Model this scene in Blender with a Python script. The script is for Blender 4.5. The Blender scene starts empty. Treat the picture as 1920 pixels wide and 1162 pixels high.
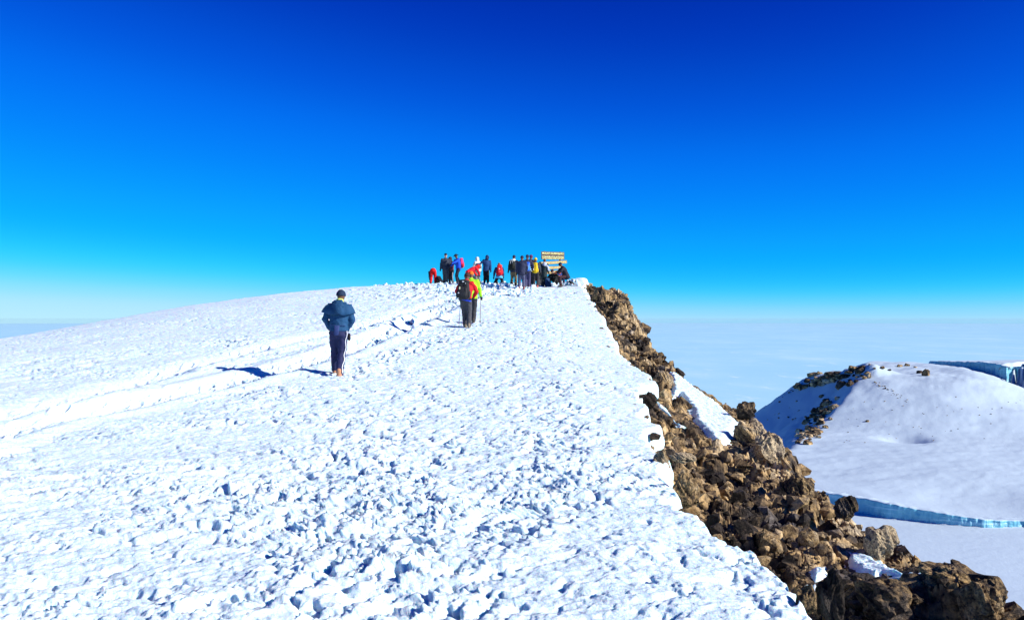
import bpy, bmesh, math, random
import numpy as np
from mathutils import Vector, Matrix, Euler

# ------------------------------------------------------------------ camera, sky, sun, exposure
scene = bpy.context.scene
C = scene.collection
FPX, CX, EYE = 1663.0, 960.0, 597.0          # focal length and eye level in photograph pixels
cam = bpy.data.cameras.new('camera')
cam.sensor_width = 36.0
cam.lens = 36.0 * FPX / 1920.0
cam.shift_y = (EYE - 581.0) / 1920.0
cam.clip_start = 0.1
cam.clip_end = 900000.0
cam_ob = bpy.data.objects.new('camera', cam)
C.objects.link(cam_ob)
cam_ob.location = (0, 0, 0)
cam_ob.rotation_euler = (math.pi / 2, 0, 0)
scene.camera = cam_ob

SUN_ROT, SUN_EL = math.radians(111), math.radians(28)
SUN_DIR = Vector((math.sin(SUN_ROT) * math.cos(SUN_EL), math.cos(SUN_ROT) * math.cos(SUN_EL), math.sin(SUN_EL)))
world = bpy.data.worlds.new('World')
scene.world = world
world.use_nodes = True
wn, wl = world.node_tree.nodes, world.node_tree.links
bg = wn['Background']
sky = wn.new('ShaderNodeTexSky')
sky.sky_type = 'NISHITA'
sky.sun_disc = False
sky.sun_elevation, sky.sun_rotation = SUN_EL, SUN_ROT
sky.altitude, sky.air_density, sky.dust_density, sky.ozone_density = 5900, 1.0, 0.3, 4.0
dn = wn.new('ShaderNodeVectorMath'); dn.operation = 'SCALE'; dn.inputs['Scale'].default_value = 0.1
up = wn.new('ShaderNodeVectorMath'); up.operation = 'SCALE'; up.inputs['Scale'].default_value = 10.0
cv = wn.new('ShaderNodeRGBCurve')            # deep, saturated high-altitude blue
def set_curve(c, pts):
    while len(c.points) > 2:
        c.points.remove(c.points[0])
    c.points[0].location = pts[0]
    c.points[-1].location = pts[-1]
    for p in pts[1:-1]:
        c.points.new(*p)
m = cv.mapping
m.extend = 'HORIZONTAL'
set_curve(m.curves[0], [(0, 0), (.10, .001), (.16, .003), (.22, .008), (.28, .035), (.34, .12), (.42, .28), (.55, .45), (1, .48)])
set_curve(m.curves[1], [(0, 0), (.05, .016), (.10, .024), (.145, .08), (.19, .165), (.24, .245), (.30, .335), (.40, .46), (.55, .67), (.75, .80), (1, .86)])
set_curve(m.curves[2], [(0, 0), (.06, .055), (.12, .145), (.20, .30), (.28, .53), (.36, .77), (.44, .93), (.55, .99), (1, 1)])
m.update()
wl.new(sky.outputs[0], dn.inputs[0]); wl.new(dn.outputs[0], cv.inputs['Color'])
wl.new(cv.outputs[0], up.inputs[0]); wl.new(up.outputs[0], bg.inputs[0])
bg.inputs[1].default_value = 0.073

sun = bpy.data.lights.new('sun', 'SUN')
sun.energy = 5.0
sun.angle = math.radians(0.5)
sun.color = (1.0, 0.97, 0.90)
sun_ob = bpy.data.objects.new('sun', sun)
C.objects.link(sun_ob)
sun_ob.rotation_euler = SUN_DIR.to_track_quat('Z', 'Y').to_euler()

scene.view_settings.view_transform = 'Standard'
scene.view_settings.look = 'None'
scene.view_settings.exposure = 0.46
scene.view_settings.gamma = 1.0
scene.view_settings.use_curve_mapping = False
scene.render.engine = 'CYCLES'
scene.cycles.max_bounces = 6
scene.cycles.diffuse_bounces = 1
scene.cycles.volume_bounces = 0
scene.cycles.use_denoising = True

# ------------------------------------------------------------------ helpers: noise
def hsh(i, j, s):
    h = (i.astype(np.int64) * 374761393 + j.astype(np.int64) * 668265263 + s * 974634077) & 0xFFFFFFFF
    h = ((h ^ (h >> 13)) * 1274126177) & 0xFFFFFFFF
    h = ((h ^ (h >> 16)) * 2246822519) & 0xFFFFFFFF
    return ((h ^ (h >> 15)) & 0xFFFFFF) / float(0x1000000)

def perlin(x, y, s=0):
    i, j = np.floor(x), np.floor(y)
    fx, fy = x - i, y - j
    u, v = fx * fx * fx * (fx * (fx * 6 - 15) + 10), fy * fy * fy * (fy * (fy * 6 - 15) + 10)
    def g(a, b):
        t = hsh(i + a, j + b, s) * 6.2831853
        return np.cos(t) * (fx - a) + np.sin(t) * (fy - b)
    return 1.45 * ((g(0, 0) * (1 - u) + g(1, 0) * u) * (1 - v) + (g(0, 1) * (1 - u) + g(1, 1) * u) * v)

def fbm(x, y, s=0, o=4, gain=.5):
    r, a = 0, 1.0
    for k in range(o):
        r = r + a * perlin(x * 2 ** k + 17.3 * k, y * 2 ** k - 9.1 * k, s + k)
        a *= gain
    return r

def worley(x, y, s=0):
    i, j = np.floor(x), np.floor(y)
    f1 = np.full(x.shape, 9.0); f2 = np.full(x.shape, 9.0)
    ci = np.zeros(x.shape); cj = np.zeros(x.shape); dx1 = np.zeros(x.shape); dy1 = np.zeros(x.shape)
    for a in (-1, 0, 1):
        for b in (-1, 0, 1):
            dx = x - (i + a + hsh(i + a, j + b, s)); dy = y - (j + b + hsh(i + a, j + b, s + 7))
            d = dx * dx + dy * dy
            m1 = d < f1
            f2 = np.where(m1, f1, np.minimum(f2, d))
            ci = np.where(m1, i + a, ci); cj = np.where(m1, j + b, cj)
            dx1 = np.where(m1, dx, dx1); dy1 = np.where(m1, dy, dy1)
            f1 = np.where(m1, d, f1)
    return np.sqrt(f1), np.sqrt(f2), ci, cj, dx1, dy1

def sstep(a, b, x):
    t = np.clip((x - a) / (b - a), 0, 1)
    return t * t * (3 - 2 * t)

# ------------------------------------------------------------------ helpers: objects
def link(o, parent=None):
    C.objects.link(o)
    if parent is not None:
        o.parent = parent
    return o

def tag(o, label=None, cat=None, group=None, kind=None):
    if label: o['label'] = label
    if cat: o['category'] = cat
    if group: o['group'] = group
    if kind: o['kind'] = kind
    return o

def mesh_np(name, verts, faces, mats=None, smooth=True, parent=None):
    me = bpy.data.meshes.new(name)
    verts = np.asarray(verts, dtype=np.float32).reshape(-1, 3)
    faces = np.asarray(faces, dtype=np.int32)
    k = faces.shape[1]
    me.vertices.add(len(verts)); me.vertices.foreach_set('co', verts.ravel())
    me.loops.add(faces.size); me.loops.foreach_set('vertex_index', faces.ravel())
    me.polygons.add(len(faces))
    me.polygons.foreach_set('loop_start', np.arange(0, faces.size, k, dtype=np.int32))
    me.polygons.foreach_set('loop_total', np.full(len(faces), k, dtype=np.int32))
    me.polygons.foreach_set('use_smooth', np.full(len(faces), smooth))
    me.update(calc_edges=True)
    for mt in (mats or []):
        me.materials.append(mt)
    return link(bpy.data.objects.new(name, me), parent)

def grid_faces(nr, nc):
    r, c = np.meshgrid(np.arange(nr - 1), np.arange(nc - 1), indexing='ij')
    a = (r * nc + c).ravel()
    return np.stack([a, a + 1, a + nc + 1, a + nc], 1)

# ------------------------------------------------------------------ materials
def new_mat(name):
    mt = bpy.data.materials.new(name)
    mt.use_nodes = True
    n = mt.node_tree.nodes
    return mt, n, mt.node_tree.links, n['Principled BSDF']

def noise_node(n, l, scale, detail=4, rough=.6, vec=None, stretch=None):
    t = n.new('ShaderNodeTexNoise')
    t.inputs['Scale'].default_value = scale; t.inputs['Detail'].default_value = detail; t.inputs['Roughness'].default_value = rough
    if vec is not None:
        if stretch:
            mp = n.new('ShaderNodeMapping'); mp.inputs['Scale'].default_value = stretch
            l.new(vec, mp.inputs[0]); vec = mp.outputs[0]
        l.new(vec, t.inputs['Vector'])
    return t.outputs['Fac']

def ramp(n, l, fac, stops):
    r = n.new('ShaderNodeValToRGB')
    e = r.color_ramp.elements
    while len(e) < len(stops): e.new(0.5)
    for k, (p, c) in enumerate(stops):
        e[k].position = p; e[k].color = (*c, 1)
    l.new(fac, r.inputs[0])
    return r.outputs[0]

def mix(n, l, fac, a, b, mode='MIX'):
    x = n.new('ShaderNodeMix'); x.data_type = 'RGBA'; x.blend_type = mode
    for sock, v in ((x.inputs[0], fac), (x.inputs[6], a), (x.inputs[7], b)):
        if hasattr(v, 'is_output'): l.new(v, sock)
        elif isinstance(v, (int, float)): sock.default_value = v
        else: sock.default_value = (*v, 1)
    return x.outputs[2]

def bump(n, l, b, height, strength, dist):
    x = n.new('ShaderNodeBump'); x.inputs['Strength'].default_value = strength; x.inputs['Distance'].default_value = dist
    l.new(height, x.inputs['Height']); l.new(x.outputs[0], b.inputs['Normal'])

def snow_mat(name, scale, dist, col=(.74, .90, .975), sss=0, mid=0):
    mt, n, l, b = new_mat(name)
    tc = n.new('ShaderNodeTexCoord').outputs['Object']
    f = noise_node(n, l, scale, 5, .7, tc)
    g = noise_node(n, l, scale * .06, 3, .6, tc)
    l.new(mix(n, l, g, col, tuple(v * .93 for v in col)), b.inputs['Base Color'])
    b.inputs['Roughness'].default_value = .75
    b.inputs['Specular IOR Level'].default_value = .18
    if sss:
        b.inputs['Subsurface Weight'].default_value = sss
        b.inputs['Subsurface Radius'].default_value = (.25, .7, 1.0)
        b.inputs['Subsurface Scale'].default_value = .035
    if mid:
        g2 = noise_node(n, l, mid, 3, .6, tc)
        ad = n.new('ShaderNodeMath'); ad.operation = 'MULTIPLY_ADD'; l.new(g2, ad.inputs[0]); ad.inputs[1].default_value = 2.6; l.new(f, ad.inputs[2]); f = ad.outputs[0]
    bump(n, l, b, f, .6, dist)
    return mt

M_SNOW = snow_mat('wind_crust_snow', 38, .016, sss=.5, mid=11)
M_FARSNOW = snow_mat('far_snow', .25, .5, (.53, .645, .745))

def rock_mat(name, scale, lighten=1.0):
    mt, n, l, b = new_mat(name)
    tc = n.new('ShaderNodeTexCoord').outputs['Object']
    oi = n.new('ShaderNodeObjectInfo').outputs['Random']
    at = n.new('ShaderNodeAttribute'); at.attribute_name = 'tone'
    f1 = noise_node(n, l, scale, 6, .65, tc)
    f2 = noise_node(n, l, scale * 4.5, 5, .7, tc)
    wp_ = n.new('ShaderNodeNewGeometry').outputs['Position']
    f3 = noise_node(n, l, scale * .4, 3, .55, wp_)
    f4 = noise_node(n, l, scale * .28, 2, .5, wp_, (1, 1, 1.3))
    add = n.new('ShaderNodeMath'); add.operation = 'ADD'; l.new(f1, add.inputs[0])
    ad2 = n.new('ShaderNodeMath'); ad2.operation = 'MULTIPLY_ADD'; l.new(oi, ad2.inputs[0]); ad2.inputs[1].default_value = .26; ad2.inputs[2].default_value = -.13
    l.new(ad2.outputs[0], add.inputs[1])
    ad3 = n.new('ShaderNodeMath'); ad3.operation = 'ADD'; l.new(add.outputs[0], ad3.inputs[0]); l.new(at.outputs['Fac'], ad3.inputs[1])
    k = lighten
    ad4 = n.new('ShaderNodeMath'); ad4.operation = 'MULTIPLY_ADD'; l.new(f4, ad4.inputs[0]); ad4.inputs[1].default_value = 1.0; ad4.inputs[2].default_value = -.488
    ad5 = n.new('ShaderNodeMath'); ad5.operation = 'ADD'; l.new(ad3.outputs[0], ad5.inputs[0]); l.new(ad4.outputs[0], ad5.inputs[1]); ad3 = ad5
    c1 = ramp(n, l, ad3.outputs[0], [(.27, (.022 * k, .016 * k, .012 * k)), (.38, (.062 * k, .048 * k, .037 * k)), (.47, (.20 * k, .137 * k, .073 * k)), (.57, (.40 * k, .275 * k, .130 * k)), (.78, (.52 * k, .42 * k, .28 * k))])
    c2 = ramp(n, l, f2, [(.36, (.16, .14, .15)), (.5, (.85, .82, .8)), (.62, (1.5, 1.4, 1.25))])
    c3 = mix(n, l, 1.0, c1, c2, 'MULTIPLY')
    grey = ramp(n, l, f3, [(.60, (0, 0, 0)), (.74, (1, 1, 1))])
    c4 = mix(n, l, grey, c3, mix(n, l, 1.0, (.22 * k, .20 * k, .195 * k), c2, 'MULTIPLY'))
    l.new(c4, b.inputs['Base Color'])
    b.inputs['Roughness'].default_value = .85
    b.inputs['Specular IOR Level'].default_value = .25
    bump(n, l, b, f2, .9, .05 / scale * 2.0)
    return mt

M_ROCK = rock_mat('volcanic_rock', 2.2)
M_FARROCK = rock_mat('far_rock', .12)

# ------------------------------------------------------------------ the snow dome: macro shape
PY = np.array([-40, -20, 0, 5, 8, 12, 18, 23, 28, 35, 42, 47, 52, 56, 60, 66, 75, 90, 110, 140], float)
PZ = np.array([-3.0, -2.1, -1.68, -1.69, -1.66, -1.5, -1.13, -.71, -.28, .4, 1.13, 1.6, 2.02, 2.2, 2.15, 1.7, .5, -3.5, -11, -26], float)
_ys = np.arange(-60, 160, .25); _zs = np.interp(_ys, PY, PZ)
_k = np.hanning(21); _k /= _k.sum()
_zs = np.convolve(np.pad(_zs, 10, mode='edge'), _k, 'valid')

def macro(x, y):
    x = np.asarray(x, float); y = np.asarray(y, float)
    z = np.interp(y, _ys, _zs)
    w = .45 + .55 * sstep(10, 50, y)
    lx = np.minimum(x + 3, 0)
    z = z - w * 3.7 * (lx / 27) ** 2
    rx = np.maximum(x - 1.0, 0)
    z = z - .05 * rx * (1 - sstep(30, 45, y))
    z = z + .42 * np.exp(-((x - 3.9) / .9) ** 2 - ((y - 50) / 2.4) ** 2)      # wind-built bank behind the sign
    z = z + .05 * perlin(x / 5.3, y / 5.3, 91) * sstep(3, 9, y)
    return z

def ray_to(px, py, hf, y0=3.0, y1=120.0):
    """plan position where the photograph's pixel meets a height function"""
    sx, sz = (px - CX) / FPX, -(py - EYE) / FPX
    ys = np.exp(np.linspace(math.log(y0), math.log(y1), 3000))
    d = sz * ys - hf(sx * ys, ys)
    k = np.where(d < 0)[0]
    y = ys[k[0]] if len(k) else ys[-1]
    return sx * y, y

EDGE_PX = [(1495, 1162), (1452, 1080), (1400, 1042), (1330, 1000), (1266, 945), (1246, 900), (1224, 850), (1213, 790), (1196, 742), (1205, 728), (1224, 716), (1212, 700), (1178, 682), (1150, 655), (1143, 625), (1118, 582), (1105, 560), (1094, 541)]
_e = np.array([ray_to(a, b, macro) for a, b in EDGE_PX])
_e = np.vstack([[(3.2, -12), (2.2, 0), (1.75, 3.5)], _e, [(4.3, 52), (4.9, 56), (5.6, 62), (7, 75), (9, 140)]])
_e = _e[np.argsort(_e[:, 1])]
EY, EX = _e[:, 1], _e[:, 0]
def edge_x(y):
    return np.interp(y, EY, EX)

TRACK_LOW = np.array([ray_to(a, b, macro) for a, b in [(-160, 860), (0, 812), (160, 778), (330, 742), (480, 704), (560, 686), (700, 640), (780, 605), (850, 572), (930, 545), (975, 537)]])
TRACK_UP = np.array([ray_to(a, b, macro) for a, b in [(-160, 822), (0, 782), (170, 738), (330, 692), (480, 655), (640, 620), (720, 600), (800, 575), (860, 556)]])

def seg_dist(x, y, P):
    """signed distance to a polyline (positive to its right)"""
    best = np.full(x.shape, 1e9); sg = np.ones(x.shape)
    for (ax, ay), (bx, by) in zip(P[:-1], P[1:]):
        ux, uy = bx - ax, by - ay; L = ux * ux + uy * uy
        t = np.clip(((x - ax) * ux + (y - ay) * uy) / L, 0, 1)
        dx, dy = x - ax - t * ux, y - ay - t * uy
        d = dx * dx + dy * dy
        mm = d < best
        best = np.where(mm, d, best); sg = np.where(mm, np.sign(dx * uy - dy * ux), sg)
    return np.sqrt(best) * sg

def tracks(x, y):
    x = np.asarray(x, float); y = np.asarray(y, float)
    wob = .12 * perlin(x / 1.1, y / 1.1, 55)
    a = seg_dist(x, y, TRACK_LOW) + wob; b = seg_dist(x, y, TRACK_UP) + wob
    fade = 1 - sstep(44, 50, y)
    brk = sstep(21, 24, y) * (1 - sstep(31, 35, y))          # the stretch where the trench wall is broken up
    dz = -.13 * np.exp(-((a + .1) / .36) ** 2) + .055 * np.exp(-((a - .55) / .24) ** 2) + .04 * np.exp(-((a + .75) / .25) ** 2)
    dz = dz * (1 + .5 * brk * (1 + 1.4 * perlin(x / .7, y / .7, 66)))
    dz = dz - .13 * np.exp(-(b / .40) ** 2) + .06 * np.exp(-((b - .65) / .25) ** 2)
    lump = brk * np.exp(-((a + .5) / .9) ** 2)
    f1, f2, ci, cj, _, _ = worley(x / .55, y / .55, 3)
    dz = dz + lump * (.20 * (hsh(ci, cj, 5) - .55) * sstep(.0, .16, f2 - f1))
    smooth = np.maximum(np.exp(-((a + .25) / .85) ** 4), .85 * np.exp(-(b / .6) ** 4))
    return dz * fade, smooth * fade

def snow_h(x, y):
    return macro(x, y) + tracks(np.atleast_1d(x), np.atleast_1d(y))[0]

def snow_z(x, y):
    return float(snow_h(np.array([x], float), np.array([y], float))[0])

def snow_field(x, y, sp, ang, st, k, s0):
    c, s = math.cos(math.radians(ang)), math.sin(math.radians(ang))
    u, v = (x * c + y * s) / st, -x * s + y * c
    U = u + .08 * perlin(u / .26, v / .26, s0 + 11) + .025 * perlin(u / .07, v / .07, s0 + 13)
    V = v + .08 * perlin(u / .26, v / .26, s0 + 12) + .025 * perlin(u / .07, v / .07, s0 + 14)
    lod = lambda L: np.clip((L / sp - 1.2) / 2.0, 0, 1)
    f1, f2, ci, cj, dx, dy = worley(U / (.10 * k), V / (.10 * k), s0 + 21)
    b1 = np.clip(1 - 1.15 * f1 ** 1.6, -.4, 1) * (.35 + hsh(ci, cj, s0 + 31))
    g1, g2, gi, gj, _, _ = worley(U / (.05 * k), V / (.05 * k), s0 + 22)
    b2 = (1 - g1 ** 1.5) * (.3 + hsh(gi, gj, s0 + 32))
    fb = fbm(U / .36, V / .36, s0 + 41, 3)
    pit = sstep(.10, .72, .8 * perlin(U / .20, V / .20, s0 + 51) + .6 * perlin(U / .085, V / .085, s0 + 52) + .34 * perlin(x / 1.7, y / 1.7, s0 + 53))
    fine = fbm(U / .045, V / .045, s0 + 61, 2)
    return .027 * b1 * lod(.11) + .030 * b2 * lod(.055) + .042 * fb - .090 * pit * lod(.16) + .019 * fine * lod(.05)

def snow_detail(x, y, sp, smooth):
    d = snow_field(x, y, sp, 24, 1.35, 1.0, 0)
    e = snow_field(x, y, sp, 21, 3.0, 1.15, 400)              # wind-drawn streaks on the left
    w = sstep(-.25, -1.05, (x + 1.0) / np.maximum(y * .5, 3) + .35 * perlin(x / 2.6, y / 2.6, 72))
    d = d * (1 - w) + e * w * 1.05
    patch = .38 + .92 * np.clip(perlin(x / 2.3, y / 2.3, 71) + .5 * perlin(x / .8, y / .8, 73) + .45, 0, 1.2)
    near = 1.0 - .36 * sstep(6.5, 18, y)
    edge = 1 - .6 * sstep(1.3, .2, edge_x(y) - x) * sstep(7, 11, y)
    drift = .045 * perlin(x / 1.9 + y / 5, y / 1.1, 74) * sstep(3, 6, y)
    return (d * patch * edge + drift) * near * (1 - .62 * smooth)

def row_ys(lo, hi, mn, k):
    r = [lo]
    while r[-1] < hi:
        r.append(r[-1] + max(mn, k * r[-1]))
    return r

def build_snow():
    ys = list(np.arange(-14, 3.4, .3)) + row_ys(3.4, 92, .0145, .0031) + list(np.arange(98, 140, 3.0))
    ys = np.array(ys); nc, nl = 880, 8
    u = np.linspace(0, 1, nc)
    XL = -(.66 * np.maximum(ys, 0) + 5)
    XE = edge_x(ys) + (.15 * fbm(ys / .9, ys * 0 + 3.3, 81, 3, .6) * np.clip(ys / 8, .5, 1.15) + .05 * fbm(ys / .13, ys * 0 + 9.1, 86, 3, .6) * (1 - .9 * sstep(7, 20, ys)))
    Y, Uc = np.meshgrid(ys, u, indexing='ij')
    X = XL[:, None] + (XE - XL)[:, None] * Uc
    dys = np.gradient(ys)[:, None]
    sp = np.maximum(((XE - XL) / nc)[:, None], dys * .6) + 0 * X
    tr, sm = tracks(X, Y)
    D = snow_detail(X, Y, sp, sm)
    tramp = sstep(36, 42, Y) * (1 - sstep(54, 60, Y)) * np.exp(-((X + 3.2) / 4.5) ** 2)
    D = D + tramp * .09 * fbm(X / .45, Y / .45, 95, 3)
    rp = random.Random(3)
    def dent(x, y, ang, L, W, dep):
        i0, i1 = np.searchsorted(ys, [y - .4, y + .4])
        if i1 - i0 < 2: return
        dx, dy = X[i0:i1] - x, Y[i0:i1] - y
        c, q = math.cos(ang), math.sin(ang)
        a, b = (dx * c + dy * q) / L, (-dx * q + dy * c) / W
        r = a * a + b * b
        D[i0:i1] += dep * (-np.exp(-r ** 2) + .45 * np.exp(-(np.sqrt(r) - 1.45) ** 2 / .10))
    for T, lanes in ((TRACK_LOW, (-.35, -.05, .12)), (TRACK_UP, (-.15, .15))):
        seg = np.hypot(*np.diff(T, axis=0).T); cum = np.concatenate([[0], np.cumsum(seg)])
        for lane in lanes:
            t, sd = rp.uniform(0, .5), 1
            while t < cum[-1]:
                x, y = np.interp(t, cum, T[:, 0]), np.interp(t, cum, T[:, 1])
                k = min(np.searchsorted(cum, t + 1e-6), len(T) - 1); ux, uy = (T[k] - T[k - 1]) / max(seg[k - 1], 1e-6)
                o = lane + sd * .11 + rp.gauss(0, .06)
                if rp.random() < .85: dent(x + uy * o, y - ux * o, math.atan2(uy, ux) + rp.gauss(0, .2), .16, .075, rp.uniform(.035, .075))
                t += rp.uniform(.26, .42); sd = -sd
    for _ in range(240):
        dent(rp.gauss(-2.5, 3.2), rp.uniform(39, 53), rp.uniform(0, 3.1), .17, .09, rp.uniform(.04, .10))
    for _ in range(60):
        y = rp.uniform(17.5, 30); dent(-3.4 + (y - 17.9) * .2 + rp.gauss(0, .25), y, 1.4 + rp.gauss(0, .2), .16, .08, rp.uniform(.03, .06))
    Z = macro(X, Y) + tr + D
    lean = np.clip(D, -.08, .1)
    Xd = X - .55 * lean * sstep(2.5, 5, Y)
    Yd = Y + .25 * lean * sstep(2.5, 5, Y)
    # rounded lip that rolls over at the cliff edge
    t = np.linspace(0, 1, nl + 1)[1:]
    lipw = (.05 + .03 * np.clip(ys, 0, 30) / 30)[:, None]; lipd = (.30 + .20 * sstep(8, 25, ys))[:, None]
    nz = perlin(ys[:, None] / .35 + 0 * t, 3.1 * t[None, :] + 0 * ys[:, None], 83)
    LX = Xd[:, -1:] + lipw * np.sin(t * 1.7)[None, :] + .03 * nz * t
    LZ = Z[:, -1:] - lipd * (t ** 1.6)[None, :]
    LY = Yd[:, -1:] + 0 * LX
    V = np.stack([np.hstack([Xd, LX]), np.hstack([Yd, LY]), np.hstack([Z, LZ])], -1)
    o = mesh_np('snow_ground', V.reshape(-1, 3), grid_faces(len(ys), nc + nl), [M_SNOW])
    tag(o, 'white wind-crusted snow dome rising to the summit', None, None, 'structure')
    return o
build_snow()

# ------------------------------------------------------------------ the rocky flank beside the snow
SH_PX = [(1885, 1120, 5.5), (1800, 1062, 6.4), (1700, 1048, 7.6), (1690, 1020, 8.2), (1610, 985, 9.6), (1545, 935, 11.3), (1480, 885, 12.8), (1465, 842, 14.2), (1420, 795, 16.5), (1380, 765, 19), (1300, 722, 23), (1258, 694, 27), (1205, 645, 32), (1176, 618, 36), (1166, 575, 40), (1166, 553, 43.5), (1160, 549, 46)]
_s = np.array([((a - CX) / FPX * d, d, -(b - EYE) / FPX * d) for a, b, d in SH_PX])
_s = np.vstack([[(3.4, -6, -2.0), (3.1, 2, -1.95), (3.0, 4.5, -1.85)], _s, [(5.4, 52, 1.2), (6.2, 60, 1.0), (9, 80, -1.5)]])
def shoulder(y):
    return np.interp(y, _s[:, 1], _s[:, 0]), np.interp(y, _s[:, 1], _s[:, 2])

def rock_base(x, y):
    x = np.asarray(x, float); y = np.asarray(y, float)
    xe = edge_x(y); xs, zs = shoulder(y)
    ze = macro(xe, y) - .30
    t = (x - xe) / np.maximum(xs - xe, .5)
    inner = ze + (zs - ze) * np.clip(t, -.3, 1) - .10 * np.sin(np.clip(t, 0, 1) * math.pi)
    o = np.maximum(x - xs, 0)
    return np.where(x < xs, inner, zs - 1.15 * o - .55 * np.minimum(o, 2.5) ** 1.5 * .8)

PATCH_PX = {
    'long snow tongue lying between the brown rocks below the edge': [(1254, 700), (1275, 708), (1310, 735), (1345, 758), (1388, 796), (1372, 820), (1360, 843), (1335, 828), (1312, 800), (1300, 790), (1296, 770), (1274, 740), (1262, 742)],
    'narrow snow strip between two boulders below the edge': [(1232, 752), (1250, 768), (1275, 800), (1288, 803), (1268, 792), (1256, 780), (1238, 766)],
    'snow patch lying on the dark outcrop in the corner': [(1592, 1034), (1640, 1045), (1672, 1064), (1690, 1072), (1650, 1074), (1640, 1078), (1606, 1068), (1588, 1052)],
    'small flat snow patch on a ledge of the dark outcrop': [(1706, 1068), (1752, 1076), (1754, 1085), (1712, 1080)],
    'broken snow scrap in a hollow of the brown rocks': [(1516, 1066), (1548, 1062), (1556, 1072), (1540, 1084), (1526, 1098), (1520, 1085)],
}
PATCHES = {k: np.array([ray_to(a, b, rock_base, 3, 60) for a, b in v]) for k, v in PATCH_PX.items()}
def in_poly(x, y, P):
    ins = np.zeros(x.shape, bool)
    for (ax, ay), (bx, by) in zip(P, np.roll(P, -1, 0)):
        cnd = ((ay > y) != (by > y)) & (x < (bx - ax) * (y - ay) / (by - ay + 1e-12) + ax)
        ins ^= cnd
    return ins
def patch_sd(x, y, P):
    """distance inside the outline (negative outside)"""
    x = np.asarray(x, float); y = np.asarray(y, float)
    d = np.abs(seg_dist(x, y, np.vstack([P, P[:1]])))
    return np.where(in_poly(x, y, P), d, -d)
def patch_cover(x, y):
    c = np.full(np.shape(x), -9.0)
    for P in PATCHES.values():
        c = np.maximum(c, patch_sd(x, y, P))
    return c

def blocky(x, y, sc, s):
    wx = x + .25 * sc * perlin(x / sc / .6, y / sc / .6, s + 1)
    wy = y + .25 * sc * perlin(x / sc / .6, y / sc / .6, s + 2)
    f1, f2, ci, cj, dx, dy = worley(wx / sc, wy / sc, s)
    h = hsh(ci, cj, s + 3) - .5
    tl = (hsh(ci, cj, s + 4) - .5) * dx * 1.3 + (hsh(ci, cj, s + 5) - .5) * dy * 1.3
    return (h + tl) * sstep(0, .22, f2 - f1) - .35 * (1 - sstep(0, .2, f2 - f1)), h

def rock_h(x, y):
    x = np.asarray(x, float); y = np.asarray(y, float)
    b1, h1 = blocky(x, y, .95, 201); b2, h2 = blocky(x, y, .36, 202); b3, h3 = blocky(x, y, .14, 203)
    k = np.clip(.55 + y / 40, .55, 1.3)
    d = k * (.34 * b1 + .17 * b2 + .08 * b3) + .045 * fbm(x / .3, y / .3, 205, 5, .6)
    lee = np.maximum(np.maximum(patch_cover(x - .25, y + .08), patch_cover(x - .5, y + .16)), patch_cover(x - .8, y + .25))
    d = np.where(d > 0, d * (1 - .8 * sstep(-.1, .05, lee)), d)
    in_e = sstep(-.05, .5, x - edge_x(y))
    cover = sstep(-.25, .05, patch_cover(x, y))
    return rock_base(x, y) + d * (.35 + .65 * in_e) * (1 - cover) - .02, h1 * .35 + h2 * .4 + h3 * .3

def build_rock_slope():
    ys = np.array(list(np.arange(-6, 3, .3)) + row_ys(3, 64, .022, .0045))
    xe = edge_x(ys); xs, _z = shoulder(ys)
    a = np.linspace(-.45, 0, 12, endpoint=False); nb = 190
    o = np.concatenate([np.linspace(0, 1.6, 40)[1:], 1.6 * np.exp(np.linspace(0, math.log(50), 34))[1:]])
    X = np.hstack([xe[:, None] + a[None, :], xe[:, None] + (xs - xe)[:, None] * np.linspace(0, 1, nb)[None, :], xs[:, None] + o[None, :]])
    Y = ys[:, None] + 0 * X
    Z, tone = rock_h(X, Y)
    lean = .10 * perlin(X / .4, Y / .4, 211)
    V = np.stack([X + lean * .5, Y + lean * .4, Z], -1)
    ob = mesh_np('rock_slope', V.reshape(-1, 3), grid_faces(len(ys), X.shape[1]), [M_ROCK], smooth=False)
    at = ob.data.attributes.new('tone', 'FLOAT', 'POINT')
    at.data.foreach_set('value', (tone * .34).astype(np.float32).ravel())
    tag(ob, 'steep flank of brown volcanic rubble beside the snow edge', None, None, 'structure')
    return ob
ROCK_SLOPE = build_rock_slope()

def build_patch(label, P):
    x0, y0 = P.min(0) - .15; x1, y1 = P.max(0) + .15
    n = 120
    X, Y = np.meshgrid(np.linspace(x0, x1, n), np.linspace(y0, y1, n * 2), indexing='ij')
    wob = .05 * fbm(X / .25, Y / .25, 301, 3) * min(1, (x1 - x0) / 1.2)
    sd = patch_sd(X, Y, P) + wob
    rw = min(.12, .16 * min(P.max(0) - P.min(0)))
    h = (.045 + .004 * Y) * min(1, rw / .08) * sstep(-.02, rw, sd) + .014 * fbm(X / .12, Y / .12, 302, 4, .6) * sstep(0, .08, sd)
    Z = rock_base(X, Y) + np.where(sd > -.05, h - .03, -.30)
    keep = (sd > -.06)
    f = grid_faces(n, n * 2)
    f = f[keep.ravel()[f].any(1)][:, ::-1]
    o = mesh_np('snow_patch', np.stack([X, Y, Z], -1).reshape(-1, 3), f, [M_SNOW])
    tag(o, label, None, None, 'structure')
for _k2, _P in PATCHES.items():
    build_patch(_k2, _P)

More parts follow.
